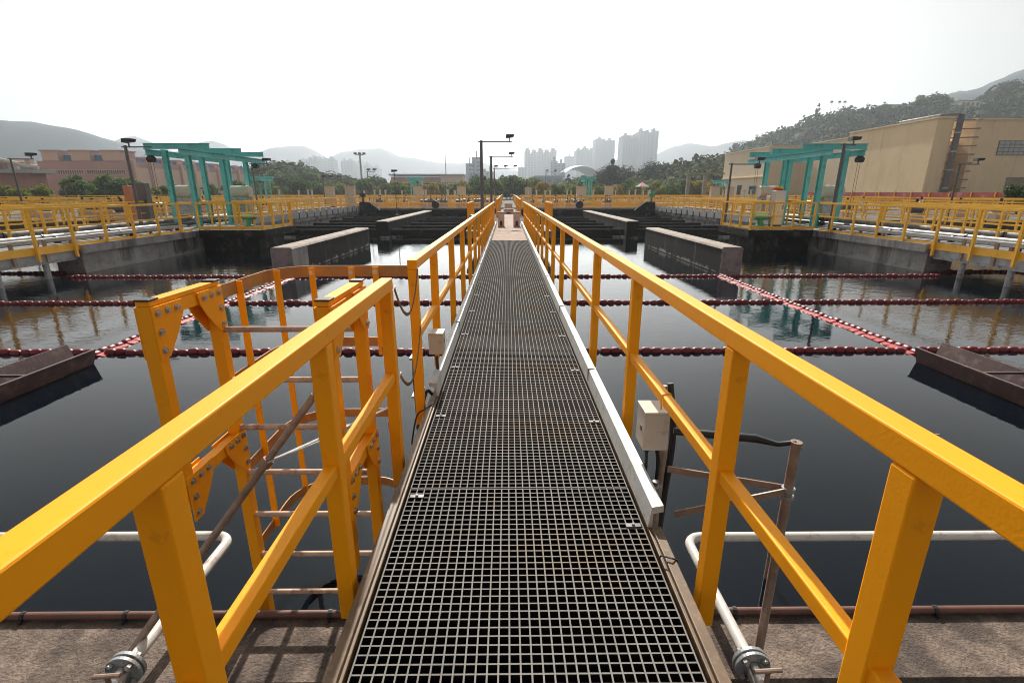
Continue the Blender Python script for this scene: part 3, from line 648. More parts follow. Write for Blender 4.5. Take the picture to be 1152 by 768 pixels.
# ================================================================== SIDE GALLERIES
for s, w in ((-1, 'left'), (1, 'right')):
    g = empty('gallery_wall', (s*14.4, 17.1, -3), 'stained concrete wall of the %s gallery along the tank' % w, 'wall', 'gallery walls')
    B(s*14.4, s*15.3, 17.104, 50.1, -3, -0.42).build('wall', M_WALL, g)
    B(s*14.4, s*15.3, 17.08, 17.1, -3, -0.42).build('end_face', M_BFACE, g)
    B(s*14.22, s*19.45, 17.0, 50.15, -0.418, -0.15).build('deck_slab', M_WALL, g)
    p = empty('platform', (s*12.7, 25, -1.2), 'dark concrete platform jutting over the water from the %s gallery' % w, 'platform', 'platforms below the green gantries')
    B(s*11.2, s*14.2, 23.5, 27.0, -0.46, -0.14).build('slab', M_DARK, p)
    B(s*11.7, s*14.3, 23.9, 26.6, -3.0, -0.462).build('corbel', M_DARK, p)
    br = empty('gallery_bridge', (s*14.4, 10, -1), 'grey steel bridge on round legs at the near end of the %s gallery' % w, 'bridge', 'gallery bridges')
    B(s*14.55, s*18.6, 0, 16.97, -0.28, -0.16).build('deck', M_GALV, br)
    for j in range(8):
        y0 = 16.95-1.42*(j+1)+0.05; y1 = 16.95-1.42*j
        B(s*14.44, s*14.54, y0, y1, -0.52, -0.26).build('fascia_plate', M_WHITE, br)
    B(s*14.50, s*14.70, 0, 16.97, -0.62, -0.525).build('bottom_beam', M_GALV, br)
    for k_, yy in enumerate((15.9, 15.3, 14.3, 13.5, 12.4, 11.2, 9.8, 8.2)):
        for xx in ((14.62,) if k_ % 2 == 0 else (16.4,)):
            MB().tube([(s*xx, yy, -3), (s*xx, yy, -0.63 if xx < 15 else -0.285)], 0.085, 14).build('leg', M_GALV, br, smooth=True)
    for j in range(14):
        yy = 16.9-1.1*j
        MB().box(s*14.36, s*14.42, yy-0.05, yy+0.05, -0.55, 0.12).build('bracket', M_BRNPIPE, br)
    # toe band, cable tray, pipes
    tb = empty('toe_board', (s*14.3, 5, -0.1), 'orange toe board along the foot of the %s gallery railing' % w, 'board', 'gallery toe boards')
    B(s*14.345, s*14.36, 5, 23.3, -0.30, -0.07).build('board', M_YEL2, tb)
    tr = empty('cable_tray', (s*14.8, 5, 0), 'grey white cable tray on stubs behind the %s gallery railing' % w, 'cable tray', 'cable trays on the galleries')
    for j in range(9):
        B(s*14.62, s*14.78, 5+j*2.05, 5+j*2.05+1.98, 0.02, 0.13).build('tray_cover', M_WHITE, tr)
    for j in range(14): B(s*14.66, s*14.74, 5.4+j*1.3, 5.5+j*1.3, -0.15, 0.018).build('stub', M_BRNPIPE, tr)
    for j, (xx, zz, rr, mm, q) in enumerate(((15.2, 0.02, 0.09, M_GPIPE, 'grey'), (15.65, 0.10, 0.07, M_PIPEW, 'thin white'), (16.2, 0.02, 0.10, M_BLACK, 'black'), (17.0, 0.15, 0.14, M_GPIPE, 'thick grey'))):
        pp = empty('gallery_pipe', (s*xx, 4, zz), '%s pipe lying along the %s gallery deck' % (q, w), 'pipe', 'pipes along the galleries')
        MB().tube([(s*xx, 4, zz), (s*xx, 23.0 if j < 2 else 49, zz)], rr, 12).build('pipe', mm, pp, smooth=True)
        for k in range(7):
            yy = 5.5+k*2.9; MB().tube([(s*xx, yy, zz), (s*xx, yy+0.07, zz)], rr*1.35, 12).build('flange', M_BLACK, pp)
            MB().box(s*xx-0.06, s*xx+0.06, yy+0.6, yy+0.7, -0.15, zz-rr+0.01).build('pipe_support', M_DARK, pp)
    # front railings
    L = 23.5-8.0
    ps = [1.4*i+0.4 for i in range(11)]
    ft = [(-0.50 if 8.0+t < 17.0 else -0.14) for t in ps]
    railing('yellow railing along the tank edge of the %s gallery, near stretch' % w, (s*14.30, 8.0, 0), (s*14.30, 23.4, 0), ps, 'gallery edge railings', foots=ft, w=0.075, mid=0.48, m=M_YEL2)
    railing('yellow railing across the front of the %s platform' % w, (s*11.3, 23.6, 0), (s*14.22, 23.6, 0), spaced(2.9, 0.97), 'platform railings', foot=-0.14, w=0.07, mid=0.48, m=M_YEL2, low=-0.04)
    railing('yellow railing along the water side of the %s platform' % w, (s*11.3, 23.7, 0), (s*11.3, 26.9, 0), spaced(3.2, 1.05), 'platform railings', foot=-0.14, w=0.07, mid=0.48, m=M_YEL2, low=-0.04)
    railing('yellow railing across the back of the %s platform' % w, (s*11.4, 26.9, 0), (s*14.22, 26.9, 0), spaced(2.8, 0.95), 'platform railings', foot=-0.14, w=0.07, mid=0.48, m=M_YEL2)
    railing('yellow railing along the far tank edge of the %s gallery' % w, (s*14.30, 27.0, 0), (s*14.30, 50.0, 0), spaced(23, 1.35), 'gallery edge railings', foot=-0.14, w=0.07, mid=0.48, m=M_YEL2)
    sc = empty('panel_screen', (s*14.2, 27.2, -0.1), 'row of white square panels fixed along the edge of the far %s gallery' % w, 'panels', 'white panel rows')
    for j in range(17):
        y0 = 27.3+j*1.33; B(s*14.16, s*14.20, y0, y0+1.02, -0.16, 0.30).build('panel', M_WHITE, sc)
        B(s*14.14, s*14.20, y0+1.06, y0+1.16, -0.2, 0.12).build('bracket', M_DARK, sc)
    # farther railing rows
    rows = ((16.7, 9.0, 22.6, 1.4, 'second row'), (15.6, 24.5, 49.5, 1.35, 'inner row'), (18.9, 9.0, 49.5, 1.4, 'back of gallery'), (24.0, 12.0, 50.0, 1.6, 'next tank near side'),
            (33.0, 18.0, 75.0, 2.0, 'next tank far side'), (36.5, 20.0, 80.0, 2.2, 'outer gallery'), (52.0, 34.0, 90.0, 2.4, 'outermost gallery'))
    for (xx, ya, yb, st, q) in (rows if s < 0 else rows[:-1]):
        railing('yellow railing %s of the %s gallery, parallel to the tank edge' % (q, w), (s*xx, ya, 0), (s*xx, yb, 0), spaced(yb-ya, st), 'farther railings', foot=-0.15, w=0.07, mid=0.5, m=M_YEL2)
    for (yy, xa, xb, q) in ((31.5, 19.2, 33.0, 'nearest'), (41.0, 19.2, 44.0, 'second'), (46.0, 24.0, 44.0, 'third'), (58.0, 16.0, 44.0, 'fourth'), (72, 16, 44.0, 'fifth')):
        railing('%s yellow railing crossing behind the %s gallery' % (q, w), (s*xa, yy, 0), (s*xb, yy, 0), spaced(xb-xa, 2.0), 'crosswise railings behind the galleries', foot=-0.15, w=0.07, mid=0.5, m=M_YEL2)
# gallery decks outside (cover adjacent basin beyond the second railing)
for s, w in ((-1, 'left'), (1, 'right')):
    struct(B(s*19.46, s*39.9, 32, 50.15, -3, -0.17).build('paved_deck', M_GDECK))
    struct(B(s*33, s*39.9, 4, 31.9, -3, -0.17).build('paved_deck', M_GDECK))

# end wall railings + clutter beyond the tank
for yy, xa, xb, q in ((56.5, -16, -1.3, 'sixth left'), (56.5, 1.5, 16, 'sixth right'), (65, -34, -1.6, 'seventh left'), (65, 1.7, 34, 'seventh right'), (50.4, -14.2, -1.0, 'left'), (50.4, 1.2, 14.2, 'right'), (53.5, -14, -1.2, 'second left'), (53.5, 1.4, 14, 'second right'), (60, -30, -1.5, 'third left'), (60, 1.6, 30, 'third right'),
                    (70, -40, -1.5, 'fourth left'), (70, 1.6, 40, 'fourth right'), (84, -45, -2, 'fifth left'), (84, 2, 45, 'fifth right')):
    railing('%s stretch of yellow railing facing us behind the tank end wall' % q, (xa, yy, 0), (xb, yy, 0), spaced(xb-xa, 1.2 if yy < 55 else 1.8), 'railings behind the end wall', foot=-0.12, w=0.095 if yy < 55 else 0.08, mid=0.5, m=M_YEL2, low=0.02)
for s in (-1, 1):
    railing('yellow railing along the distant causeway, %s side' % ('left' if s < 0 else 'right'), (0.06+s*1.0, 53, 0), (0.06+s*1.0, 90, 0), spaced(37, 2.0), 'railings along the distant causeway', foot=-0.12, w=0.07, m=M_YEL2)

# ================================================================== GREEN GANTRIES
def gantry(label):
    g = empty('green_gantry', (0,0,0), label, 'gantry', 'green lifting gantries')
    def I(a, b, h=0.26, w=0.15, name='beam'):
        a = Vector(a); b = Vector(b); d = (b-a).normalized(); mb = MB()
        mb.bar(a+Vector((0,0,h/2-0.012)), b+Vector((0,0,h/2-0.012)), w, 0.024); mb.bar(a-Vector((0,0,h/2-0.012)), b-Vector((0,0,h/2-0.012)), w, 0.024)
        mb.bar(a, b, 0.02, h-0.05); return mb.build(name, M_GREEN, g)
    for yy in (0, 2.95, 5.45):
        for xx in (0, 1.06):
            c = MB(); c.box(xx-0.105, xx+0.105, yy-0.115, yy-0.10, 0, 3.62); c.box(xx-0.105, xx+0.105, yy+0.10, yy+0.115, 0, 3.62); c.box(xx-0.014, xx+0.014, yy-0.099, yy+0.099, 0, 3.62)
            c.box(xx-0.2, xx+0.2, yy-0.2, yy+0.2, 0.0, 0.03)
            c.build('post', M_GREEN, g)
            for bx in (-0.15, 0.15): MB().tube([(xx+bx, yy-0.15, 0.031), (xx+bx, yy-0.15, 0.07)], 0.02, 6).build('anchor_bolt', M_GALV, g)
        I((-1.1, yy, 3.78), (2.0, yy, 3.78), name='cross_beam')
    I((-0.35, -1.2, 3.46), (-0.35, 7.2, 3.46), 0.26, name='runway_beam')
    I((1.42, -0.8, 3.46), (1.42, 6.2, 3.46), 0.26, name='runway_beam')
    for xx, yy in ((1.42, -0.5), (-0.35, 5.9)):
        h = MB(); h.tube([(xx-0.16, yy, 3.16), (xx+0.16, yy, 3.16)], 0.13, 12); h.box(xx-0.09, xx+0.09, yy-0.1, yy+0.1, 3.2, 3.34)
        h.build('hoist', M_BLACK, g)
        h = MB(); h.tube([(xx-0.06, yy, 0.4), (xx-0.06, yy, 3.1)], 0.010, 5); h.tube([(xx+0.06, yy, 1.2), (xx+0.06, yy, 3.1)], 0.010, 5); h.build('hoist_chain', M_LAMP, g)
    return g
g0 = gantry('green steel gantry of three portals on the right gallery'); g0.location = (15.25, 25.4, -0.149)
def mirror_tree(o, loc, label):
    c = copy_tree(o, loc, label=label); c.scale = (-1, 1, 1); return c
mirror_tree(g0, (-15.25, 25.4, -0.149), 'green steel gantry of three portals on the left gallery')
for i, (x, y0, q) in enumerate(((-12.2, 66, 'small distant green gantry left of the walkway axis'), (10.0, 66, 'small distant green gantry right of the walkway axis'),
        (-84, 101, 'faint green gantry in front of the pink building'), (-77, 101, 'faint green gantry beside the bushes right of its twin'), (34, 82, 'distant green gantry below the wooded slope'), (-30, 62, 'green gantry seen behind the big left gantry'))):
    c_ = copy_tree(g0, (x, y0, GZ+0.001), label=q); c_.scale = (0.62, 0.5, 0.9)

# ================================================================== LAMP POSTS
def lamp(x, yy, z1, arm, label, n=1, side=1, z0=-0.15, r=0.055, lt=None):
    root = empty('lamp_post', (x, yy, z0), label, 'lamp post', 'flood lamp posts')
    MB().tube([(x, yy, z0), (x, yy, z0+0.9), (x, yy, z1)], [r*1.1, r, r*0.85], 12).build('pole', M_LAMP, root, smooth=True)
    MB().box(x-0.13, x+0.13, yy-0.13, yy+0.13, z0+0.001, z0+0.025).build('base_plate', M_LAMP, root)
    MB().bar((x-side*0.15, yy, z1-0.06), (x+side*arm, yy, z1-0.06), 0.05, 0.05).build('arm', M_LAMP, root)
    for k in range(n):
        t = lt if lt is not None else (arm-0.12) if n == 1 else 0.15+k*(arm-0.2)/(n-1)
        cx = x+side*t
        h = MB(); h.prism([(cx-0.19, z1+0.10), (cx+0.19, z1+0.14), (cx+0.24, z1+0.26), (cx-0.16, z1+0.27)], 'y', yy-0.16, yy+0.16); h.build('flood_lamp', M_BLACK, root)
        MB().box(cx-0.025, cx+0.025, yy-0.02, yy+0.02, z1-0.035, z1+0.11).build('lamp_bracket', M_LAMP, root)
    return root
lamp(-1.28, 26.0, 3.95, 1.5, 'tallest lamp post in the middle, beside the end of the walkway', r=0.085)
lamp(-1.15, 37.0, 3.95, 1.55, 'second middle lamp post behind the tallest one', r=0.085)
lamp(-1.35, 55.0, 3.95, 2.2, 'third middle lamp post with three small flood lamps', n=3)
lamp(-15.9, 22.3, 3.40, 1.1, 'dark lamp post just left of the left green gantry', r=0.07, lt=0.16)
lamp(14.55, 22.9, 3.55, 0.5, 'dark lamp post in front of the right green gantry', n=1, r=0.075)
lamp(11.35, 26.6, 2.95, 1.5, 'slim lamp post at the platform corner left of the right gantry', side=1)
lamp(-27.5, 29.5, 3.35, 1.3, 'lamp post left of the pink building in front of the brown roof')
lamp(-15.2, 31.5, 3.2, 1.0, 'lamp post at the far right end of the left gantry')
lamp(25.5, 29.5, 3.10, 1.1, 'lamp post in front of the beige building and its ladder')
lamp(-16.5, 62, 3.9, 0.9, 'distant lamp post with a pair of flood lamps left of the brown block', n=2)
lamp(-19, 54, 2.9, 0.9, 'low distant twin lamp post near the left tree belt', n=2)
lamp(-8.6, 40, 2.9, 0.1, 'thin short mast near the end wall left', r=0.03)
lamp(5.5, 75, 4.3, 1.4, 'distant twin lamp post right of the dark bare tree', n=2)
lamp(-38, 45, 2.2, 0.8, 'small lamp post in front of the pink building')
# high mast far away
hm = empty('high_mast', at(409, 222, 160), 'tall pale high mast with crown of flood lamps above the left tree belt', 'mast')
pb = at(409, 222, 160); pt_ = at(409, 175, 160)
MB().tube([(pb.x,160,GZ),(pb.x,160,pt_.z)], 0.28, 8).build('pole', M_GALV, hm)
MB().box(pb.x-1.2, pb.x+1.2, 159.7,160.3, pt_.z, pt_.z+0.25).build('crown_bar', M_GALV, hm)
for dx in (-1.3, 0, 1.3): MB().box(pb.x+dx-0.4, pb.x+dx+0.4, 159.6, 160.4, pt_.z+0.26, pt_.z+0.8).build('flood_lamp', M_LAMP, hm)
for px, top, Y, q in ((501, 172, 240, 'thin radio mast left of the lamp posts'), (634, 183, 260, 'thin pale mast in front of the stadium roof')):
    a = at(px, top, Y); o = MB().tube([(a.x, Y, GZ), (a.x, Y, a.z)], [0.35, 0.12], 6).build('radio_mast', M_GALV); tag(o, q, 'mast', 'thin masts')

# ================================================================== GALLERY CLUTTER
def drum(x, yy, label, z=1.55, r=0.34, L=1.1):
    root = empty('drum_tank', (x, yy, -0.15), label, 'tank', 'cream drum tanks')
    b = MB(); b.tube([(x-L/2, yy, z), (x-L/2+0.05, yy, z), (x+L/2-0.05, yy, z), (x+L/2, yy, z)], [r*0.9, r, r, r*0.9], 24); b.build('drum', M_TAN, root, smooth=True)
    B(x-L/2+0.08, x+L/2-0.08, yy-0.28, yy+0.28, 0.35, z-r+0.06).build('cabinet', M_GALV, root)
    for dx in (-0.35, 0.35):
        B(x+dx-0.04, x+dx+0.04, yy-0.28, yy+0.28, -0.15, 0.348).build('leg', M_DARK, root)
drum(-16.8, 27.4, 'cream drum tank between the posts of the left green gantry')
drum(-15.4, 30.2, 'cream drum tank at the right end of the left green gantry')
drum(16.9, 27.0, 'cream drum tank behind the posts of the right green gantry')
drum(14.4+1.0, 30.6, 'cream drum tank at the left end of the right green gantry')
cabs = ((13.35, 25.4, 0.5, 0.4, 1.75, M_STEEL, 'tall stainless steel cabinet on the right platform', -0.139),
        (14.7, 28.6, 0.5, 0.4, 1.5, M_BOXP, 'pinkish cabinet beside the stainless one', -0.149),
        (-19.05, 26.3, 0.26, 0.4, 2.0, mat('orange_cabinet', (0.62,0.22,0.10), rough=0.5, var=0.2, scale=3), 'orange red cabinet behind the left gallery railing', -0.149),
        (-19.0, 27.2, 0.6, 0.4, 2.15, M_LOUV, 'dark grille cabinet right of the orange one', -0.149))
for (x, yy, w, d, h, m, q, z) in cabs:
    root = empty('cabinet', (x, yy, z), q, 'cabinet')
    B(x-w/2, x+w/2, yy-d/2, yy+d/2, z+0.12, z+h).build('body', m, root, 0.01)
    B(x-w/2+0.03, x+w/2-0.03, yy-d/2+0.03, yy+d/2-0.03, z+0.001, z+0.119).build('plinth', M_DARK, root)
    B(x-w/2+0.04, x+w/2-0.04, yy-d/2-0.012, yy-d/2-0.002, z+0.2, z+h-0.08).build('door', m, root)
    B(x+w/2-0.1, x+w/2-0.07, yy-d/2-0.03, yy-d/2-0.013, z+h*0.5, z+h*0.62).build('handle', M_BLACK, root)
# red fan cover
rr = empty('red_fan_cover', (15.0, 28.9, 1.3), 'crimson half round cover with yellow rim beside the right gantry', 'cover')
b = MB(); b.prism([(15.0+0.62*math.cos(R(a)), 1.15+0.62*math.sin(R(a))) for a in range(-20, 111, 10)]+[(15.0, 1.15)], 'y', 28.8, 28.95); b.build('cover', M_CRIM, rr)
b = MB(); b.tube([(15.0+0.65*math.cos(R(a)), 28.78, 1.15+0.65*math.sin(R(a))) for a in range(-20, 111, 10)], 0.05, 8); b.build('rim', M_YEL, rr)
B(14.9, 15.05, 28.8, 28.95, -0.14, 1.15).build('stand', M_LAMP, rr)
# green pumps
def pump(x, yy, z, label):
    root = empty('green_pump', (x, yy, z), label, 'pump', 'green pumps')
    b = MB(); b.tube([(x, yy, z), (x, yy, z+0.14), (x, yy, z+0.16), (x, yy, z+0.42)], [0.2,0.2,0.13,0.13], 14); b.build('body', M_GREEN2, root, smooth=True)
    MB().tube([(x-0.3, yy, z+0.52), (x+0.28, yy, z+0.52)], 0.13, 14).build('motor', M_GREEN2, root, smooth=True)
    MB().tube([(x+0.281, yy, z+0.52), (x+0.36, yy, z+0.52)], 0.10, 12).build('fan_cowl', M_LAMP, root)
pump(12.2, 24.6, -0.139, 'green pump on the right platform behind its front railing')
pump(12.9, 26.0, -0.139, 'second green pump at the back of the right platform')
pump(16.0, 26.4, -0.149, 'green pump between the posts of the right gantry')
pump(-1.45, 23.6, -0.099, 'green pump on the left landing slab beside the walkway end')
pump(1.35, 23.6, -0.099, 'green pump on the right landing slab beside the walkway end')
pump(-12.6, 25.0, -0.139, 'green pump on the left platform')
# dark gate winches at the far tank corners
for s, w in ((-1, 'left'), (1, 'right')):
    root = empty('gate_winch', (s*13.6, 49.6, -0.12), 'black winch and ramp at the far %s corner of the tank' % w, 'winch')
    MB().prism([(s*12.2, -0.13), (s*14.1, -0.13), (s*14.1, 0.65), (s*13.2, 0.65)], 'y', 49.2, 49.9).build('ramp', M_DARK, root)
    MB().tube([(s*13.8, 49.5, 0.651), (s*13.8, 49.5, 1.9)], 0.11, 10).build('spindle', M_GREEN2 if s > 0 else M_LAMP, root, smooth=True)
    MB().box(s*13.8-0.25, s*13.8+0.25, 49.3, 49.7, 1.1, 1.45).build('gearbox', M_GREEN2 if s > 0 else M_BLACK, root, 0.03)
for s in (-1, 1):
    b = MB(); xx = s*6.9; b.tube([(xx, 49.3+0.0, 0.38), (xx, 49.7, 0.38)], 0.36, 20)
    tag(b.build('wheel_guard', M_BLACK, smooth=True), 'black round wheel guard on the end wall, %s of the axis' % ('left' if s < 0 else 'right'), 'wheel guard', 'wheel guards on the end wall')
# small plinths on the path
def plinth(x, yy, w, d, h, label):
    root = empty('plinth', (x, yy, 0), label, 'plinth', 'small pink concrete plinths on the far path')
    B(x-w/2, x+w/2, yy-d/2, yy+d/2, 0.0, h).build('block', M_BOXP, root, 0.02)
    B(x-w/2-0.02, x+w/2+0.02, yy-d/2-0.02, yy+d/2+0.02, h+0.001, h+0.05).build('cap', M_CAP, root)
    B(x-w*0.18, x+w*0.18, yy-d/2-0.012, yy-d/2-0.001, 0.04, h*0.42).build('vent', M_BLACK, root)
plinth(-0.30, 24.0, 0.3, 0.5, 0.62, 'pink plinth on the left of the far path'); plinth(0.42, 24.0, 0.3, 0.5, 0.62, 'pink plinth on the right of the far path')
plinth(0.07, 38, 0.75, 0.8, 0.32, 'wide low plinth in the middle of the far path'); plinth(0.07, 41, 0.6, 0.8, 0.62, 'taller plinth behind the wide low one')
# beige stub pipes standing around behind the end wall
rnd = random.Random(3)
st0 = empty('vent_stub', (0,0,0), 'short pale vent stub rising above the railings behind the tank', 'vent pipe', 'pale vent stubs behind the tank')
MB().tube([(0,0,0),(0,0,1.9)], 0.09, 10).build('stub', M_PIPEW, st0, smooth=True); MB().tube([(0,0,1.85),(0,0,1.95)], 0.15, 10).build('cap', M_PIPEW, st0)
first = True
for i in range(46):
    yy = rnd.choice((56, 58, 66, 74)); x = rnd.uniform(-36, 36)
    if abs(x) < 2: continue
    vl = 'short pale vent stub %s, %s of the causeway' % ({56:'just behind the end wall',58:'between the nearer railings',66:'between the middle railings',74:'near the farthest railings'}[yy], 'left' if x < 0 else 'right')
    if first: st0.location = (x, yy, GZ); st0['label'] = vl; first = False
    else: copy_tree(st0, (x, yy, GZ), label=vl)
mc0 = empty('motor_unit', (0,0,0), 'small motor on a plinth among the railings behind the tank', 'motor', 'small motors behind the tank')
B(-0.3,0.3,-0.3,0.3,0,0.55).build('base', M_BOXP, mc0, 0.02); MB().tube([(-0.35,0,0.78),(0.35,0,0.78)], 0.2, 12).build('motor', M_LAMP, mc0, smooth=True); MB().tube([(0,0,0.9),(0,0,1.35)], 0.07, 8).build('handwheel_stem', M_BLACK, mc0)
first = True
for i in range(60):
    sd = rnd.random()
    if sd < 0.5: x, yy = rnd.uniform(-14, 14), rnd.uniform(51.5, 58)
    else:
        s = rnd.choice((-1, 1)); x, yy = s*rnd.uniform(19.8, 36), rnd.uniform(28, 48)
    if abs(x) < 1.8: continue
    z = -0.0995 if yy < 51.2 and abs(x) < 14 else GZ
    ml = 'small motor on a pink base %s, on the %s' % ('behind the tank end wall' if sd < 0.5 else 'between railings behind the gallery', 'left' if x < 0 else 'right')
    if first: mc0.location = (x, yy, z); mc0['label'] = ml; first = False
    else: copy_tree(mc0, (x, yy, z), rz=rnd.choice((0, math.pi/2)), label=ml)
hut0 = empty('control_cabinet', (0,0,0), 'pale control cabinet standing above the far railings', 'cabinet', 'control cabinets behind the tank')
B(-0.5,0.5,-0.3,0.3,0.1,2.3).build('body', M_BOXP, hut0, 0.02); B(-0.42,0.42,-0.315,-0.302,0.25,2.15).build('door', M_TAN, hut0); B(-0.45,0.45,-0.27,0.27,0,0.1).build('plinth', M_DARK, hut0)
B(-0.56,0.56,-0.36,0.36,2.302,2.36).build('roof', M_TAN, hut0)
for i, (x, yy, q) in enumerate(((-17.5,58,'left of the brown block'), (-20.5,60,'farthest left of the tank end'), (-11,64,'below the brown block'), (-5.5,62,'below the grey block'), (8.5,60,'beside the right small gantry'), (12.5,64,'right of the small green gantry'), (3.2,80,'close to the causeway'), (30,70,'below the wooded slope'), (24,60,'left of the beige building'))):
    if i == 0: hut0.location = (x, yy, GZ); hut0['label'] = 'pale control cabinet '+q
    else: copy_tree(hut0, (x, yy, GZ), label='pale control cabinet '+q)
# parasol
UX = 17.6
um = empty('parasol', (UX, 68, GZ), 'small red and white parasol behind the far railing', 'parasol')
MB().tube([(UX,68,GZ),(UX,68,2.5)], 0.04, 8).build('pole', M_GALV, um)
for k in range(8):
    a0, a1 = R(45*k+10), R(45*k+55)
    MB().add([(UX,68,2.75), (UX+1.0*math.cos(a0),68+1.0*math.sin(a0),2.2), (UX+1.0*math.cos(a1),68+1.0*math.sin(a1),2.2), (UX,68,2.70)], [(0,1,2),(3,2,1)]).build('canopy_panel', M_CRIM if k % 2 else M_WHITE, um)
# long grey pipe bridge on the right background: concrete frame
pf = empty('concrete_portal', (30, 92, GZ), 'bare concrete goal post frame in front of the wooded slope', 'frame')
for px in (776, 795): 
    a = at(px, 194, 92); B(a.x-0.28, a.x+0.28, 91.7, 92.3, GZ, a.z-0.5).build('column', M_CAP, pf)
a = at(772, 193, 92); c = at(816, 193, 92); B(a.x, c.x, 91.8, 92.2, a.z-0.499, a.z-0.2).build('cross_beam', M_CAP, pf)
# red hoarding on the right
rh = empty('red_hoarding', (45, 36, GZ), 'long low red hoarding in front of the beige building', 'hoarding')
for j in range(15):
    B(45, 45.15, 40+j*2.5, 40+j*2.5+2.42, GZ, 1.5).build('panel', M_REDTARP, rh)
    B(44.9, 45.2, 40+j*2.5-0.1+0.0, 40+j*2.5-0.02, GZ, 1.56).build('post', M_YEL2, rh)

# ================================================================== BUILDINGS
# beige complex, right
bg = empty('beige_building', (61, 76, GZ), 'large plain beige rendered building on the right with an outside ladder', 'building')
B(61, 63.4, 76, 95, GZ, 11.5).build('wall', M_BEIGE, bg)
B(63.41, 66.6, 78.4, 95, GZ, 8.7).build('recess_wall', M_BEIGE, bg)
B(66.61, 110, 76, 110, GZ, 11.3).build('wall', M_BEIGE, bg)
B(61.0, 66.6, 95.01, 109, GZ, 10.7).build('wall', M_BEIGE2, bg)
B(54, 66.6, 109.01, 131, GZ, 10.4).build('wall', M_BEIGE2, bg)
B(53.7, 54, 109.2, 131, 4.55, 4.75).build('string_course', M_BEIGE, bg)
for x0, x1, y0, y1, z in ((60.8, 63.6, 75.8, 95.0, 11.51), (66.5, 110, 75.8, 110, 11.31), (60.85, 66.6, 95.2, 108.9, 10.71), (53.85, 66.6, 108.9, 131, 10.41)):
    B(x0, x1, y0, y1, z, z+0.22).build('parapet', M_BEIGE2, bg)
for y0, y1, z0, z1 in ((119.5, 122.0, 0, 3.2), (112.5, 116.0, 0.9, 2.9), (125, 127.5, 1.0, 2.8)):
    f = B(53.93, 53.995, y0, y1, z0, z1).build('window', M_PINK2, bg); B(53.90, 53.928, y0+0.15, y1-0.15, z0+0.15, z1-0.15).build('pane', M_GLASS, f)
for x0, x1, z0, z1 in ((70.5, 86, 6.6, 8.6),):
    f = B(x0, x1, 75.93, 75.995, z0, z1).build('window', M_LOUV, bg)
    for i in range(20):
        for j in range(4): B(x0+0.1+i*0.77, x0+0.8+i*0.77, 75.90, 75.928, z0+0.08+j*0.48, z0+0.48+j*0.48).build('glass_block', M_GALV, f)
f = B(73.0, 76.5, 75.93, 75.995, GZ, 3.6).build('door', M_CAP, bg)
for x0, y0, w_, h_ in ((70, 80, 3, 1.6), (78, 84, 5, 2.2), (64, 98, 1.6, 1.0), (57, 114, 2.5, 1.4)):
    zb = 11.31 if x0 > 66 else (10.93 if x0 > 60 else 10.63)
    B(x0, x0+w_, y0, y0+3, zb, zb+h_*0.5).build('roof_unit', M_GPIPE, bg)
# ladder frame and downpipe in recess
b = MB(); b.tube([(63.95, 75.7, GZ), (63.95, 75.7, 12.0)], 0.40, 14); b.build('downpipe', M_LAMP, bg, smooth=True)
for zz in (2, 4.5, 7, 9.5): MB().tube([(63.95, 75.7, zz), (63.95, 75.7, zz+0.2)], 0.47, 14).build('pipe_collar', M_GALV, bg)
MB().tube([(63.9, 75.8, 12.05), (61.6, 76.3, 12.0), (61.5, 84, 11.95)], 0.2, 10).build('roof_pipe', M_GPIPE, bg, smooth=True)
wl = MB(); wl.tube([(65.6, 77.9, GZ), (65.6, 77.9, 11.4)], 0.07, 6); wl.build('ladder_stile', M_BRNPIPE, bg)
for j in range(10):
    MB().bar((64.4, 77.2, 1.0+j*1.15), (67.2, 75.8, 1.0+j*1.15), 0.16, 0.16).build('ladder_bar', M_BRNPIPE, bg)
# pink building left
pk = empty('pink_building', (-90, 112, GZ), 'long pinkish building with raised roof boxes behind the left gallery', 'building')
B(-99, -80, 112, 162, GZ, 7.8).build('wall', M_PINK, pk)
for x0, x1 in ((-97.6, -94.2), (-91.5, -87.6), (-85, -81)):
    B(x0, x1, 111.8, 116, 7.81, 9.7).build('roof_box', M_PINK2, pk); B(x0-0.3, x1+0.3, 111.6, 116.2, 9.71, 9.95).build('box_cap', M_PINK, pk)
for x0, x1 in ((-94.0, -91.7), (-87.4, -85.2)): B(x0, x1, 113, 115, 7.82, 9.0).build('blue_screen', M_SHADE, pk)
for x0, x1 in ((-98.5, -89.6), (-89, -80.8)):
    f = B(x0, x1, 111.93, 111.995, 5.1, 6.1).build('window_strip', M_PINK2, pk)
    for i in range(18):
        xx = x0+0.1+i*(x1-x0-0.1)/18; B(xx, xx+0.32, 111.9, 111.928, 5.2, 6.0).build('louvre', M_LOUV, f)
for i in range(9):
    yy = 113+i*5.4; B(-79.98, -79.5, yy, yy+0.7, GZ, 8.1).build('pilaster', M_PINK2, pk)
    B(-79.99, -79.93, yy+1.2, yy+4.8, 1.0, 6.6).build('tan_panel', M_PINK2, pk)
    B(-84, -80.5, yy, yy+2.2, 7.82, 9.0).build('roof_box', M_PINK, pk); B(-83, -80.8, yy+2.4, yy+5.1, 7.82, 8.6).build('blue_screen', M_SHADE, pk)
for x0, z0, w, h in ((-82.4, 2.5, 1.0, 1.6), (-94.5, 1.8, 1.2, 1.8), (-84.5, 2.2, 0.8, 1.6)):
    f = B(x0, x0+w, 111.94, 111.995, z0, z0+h).build('window', M_LOUV, pk); B(x0+0.1, x0+w-0.1, 111.9, 111.938, z0+0.1, z0+h-0.1).build('pane', M_SHADE, f)
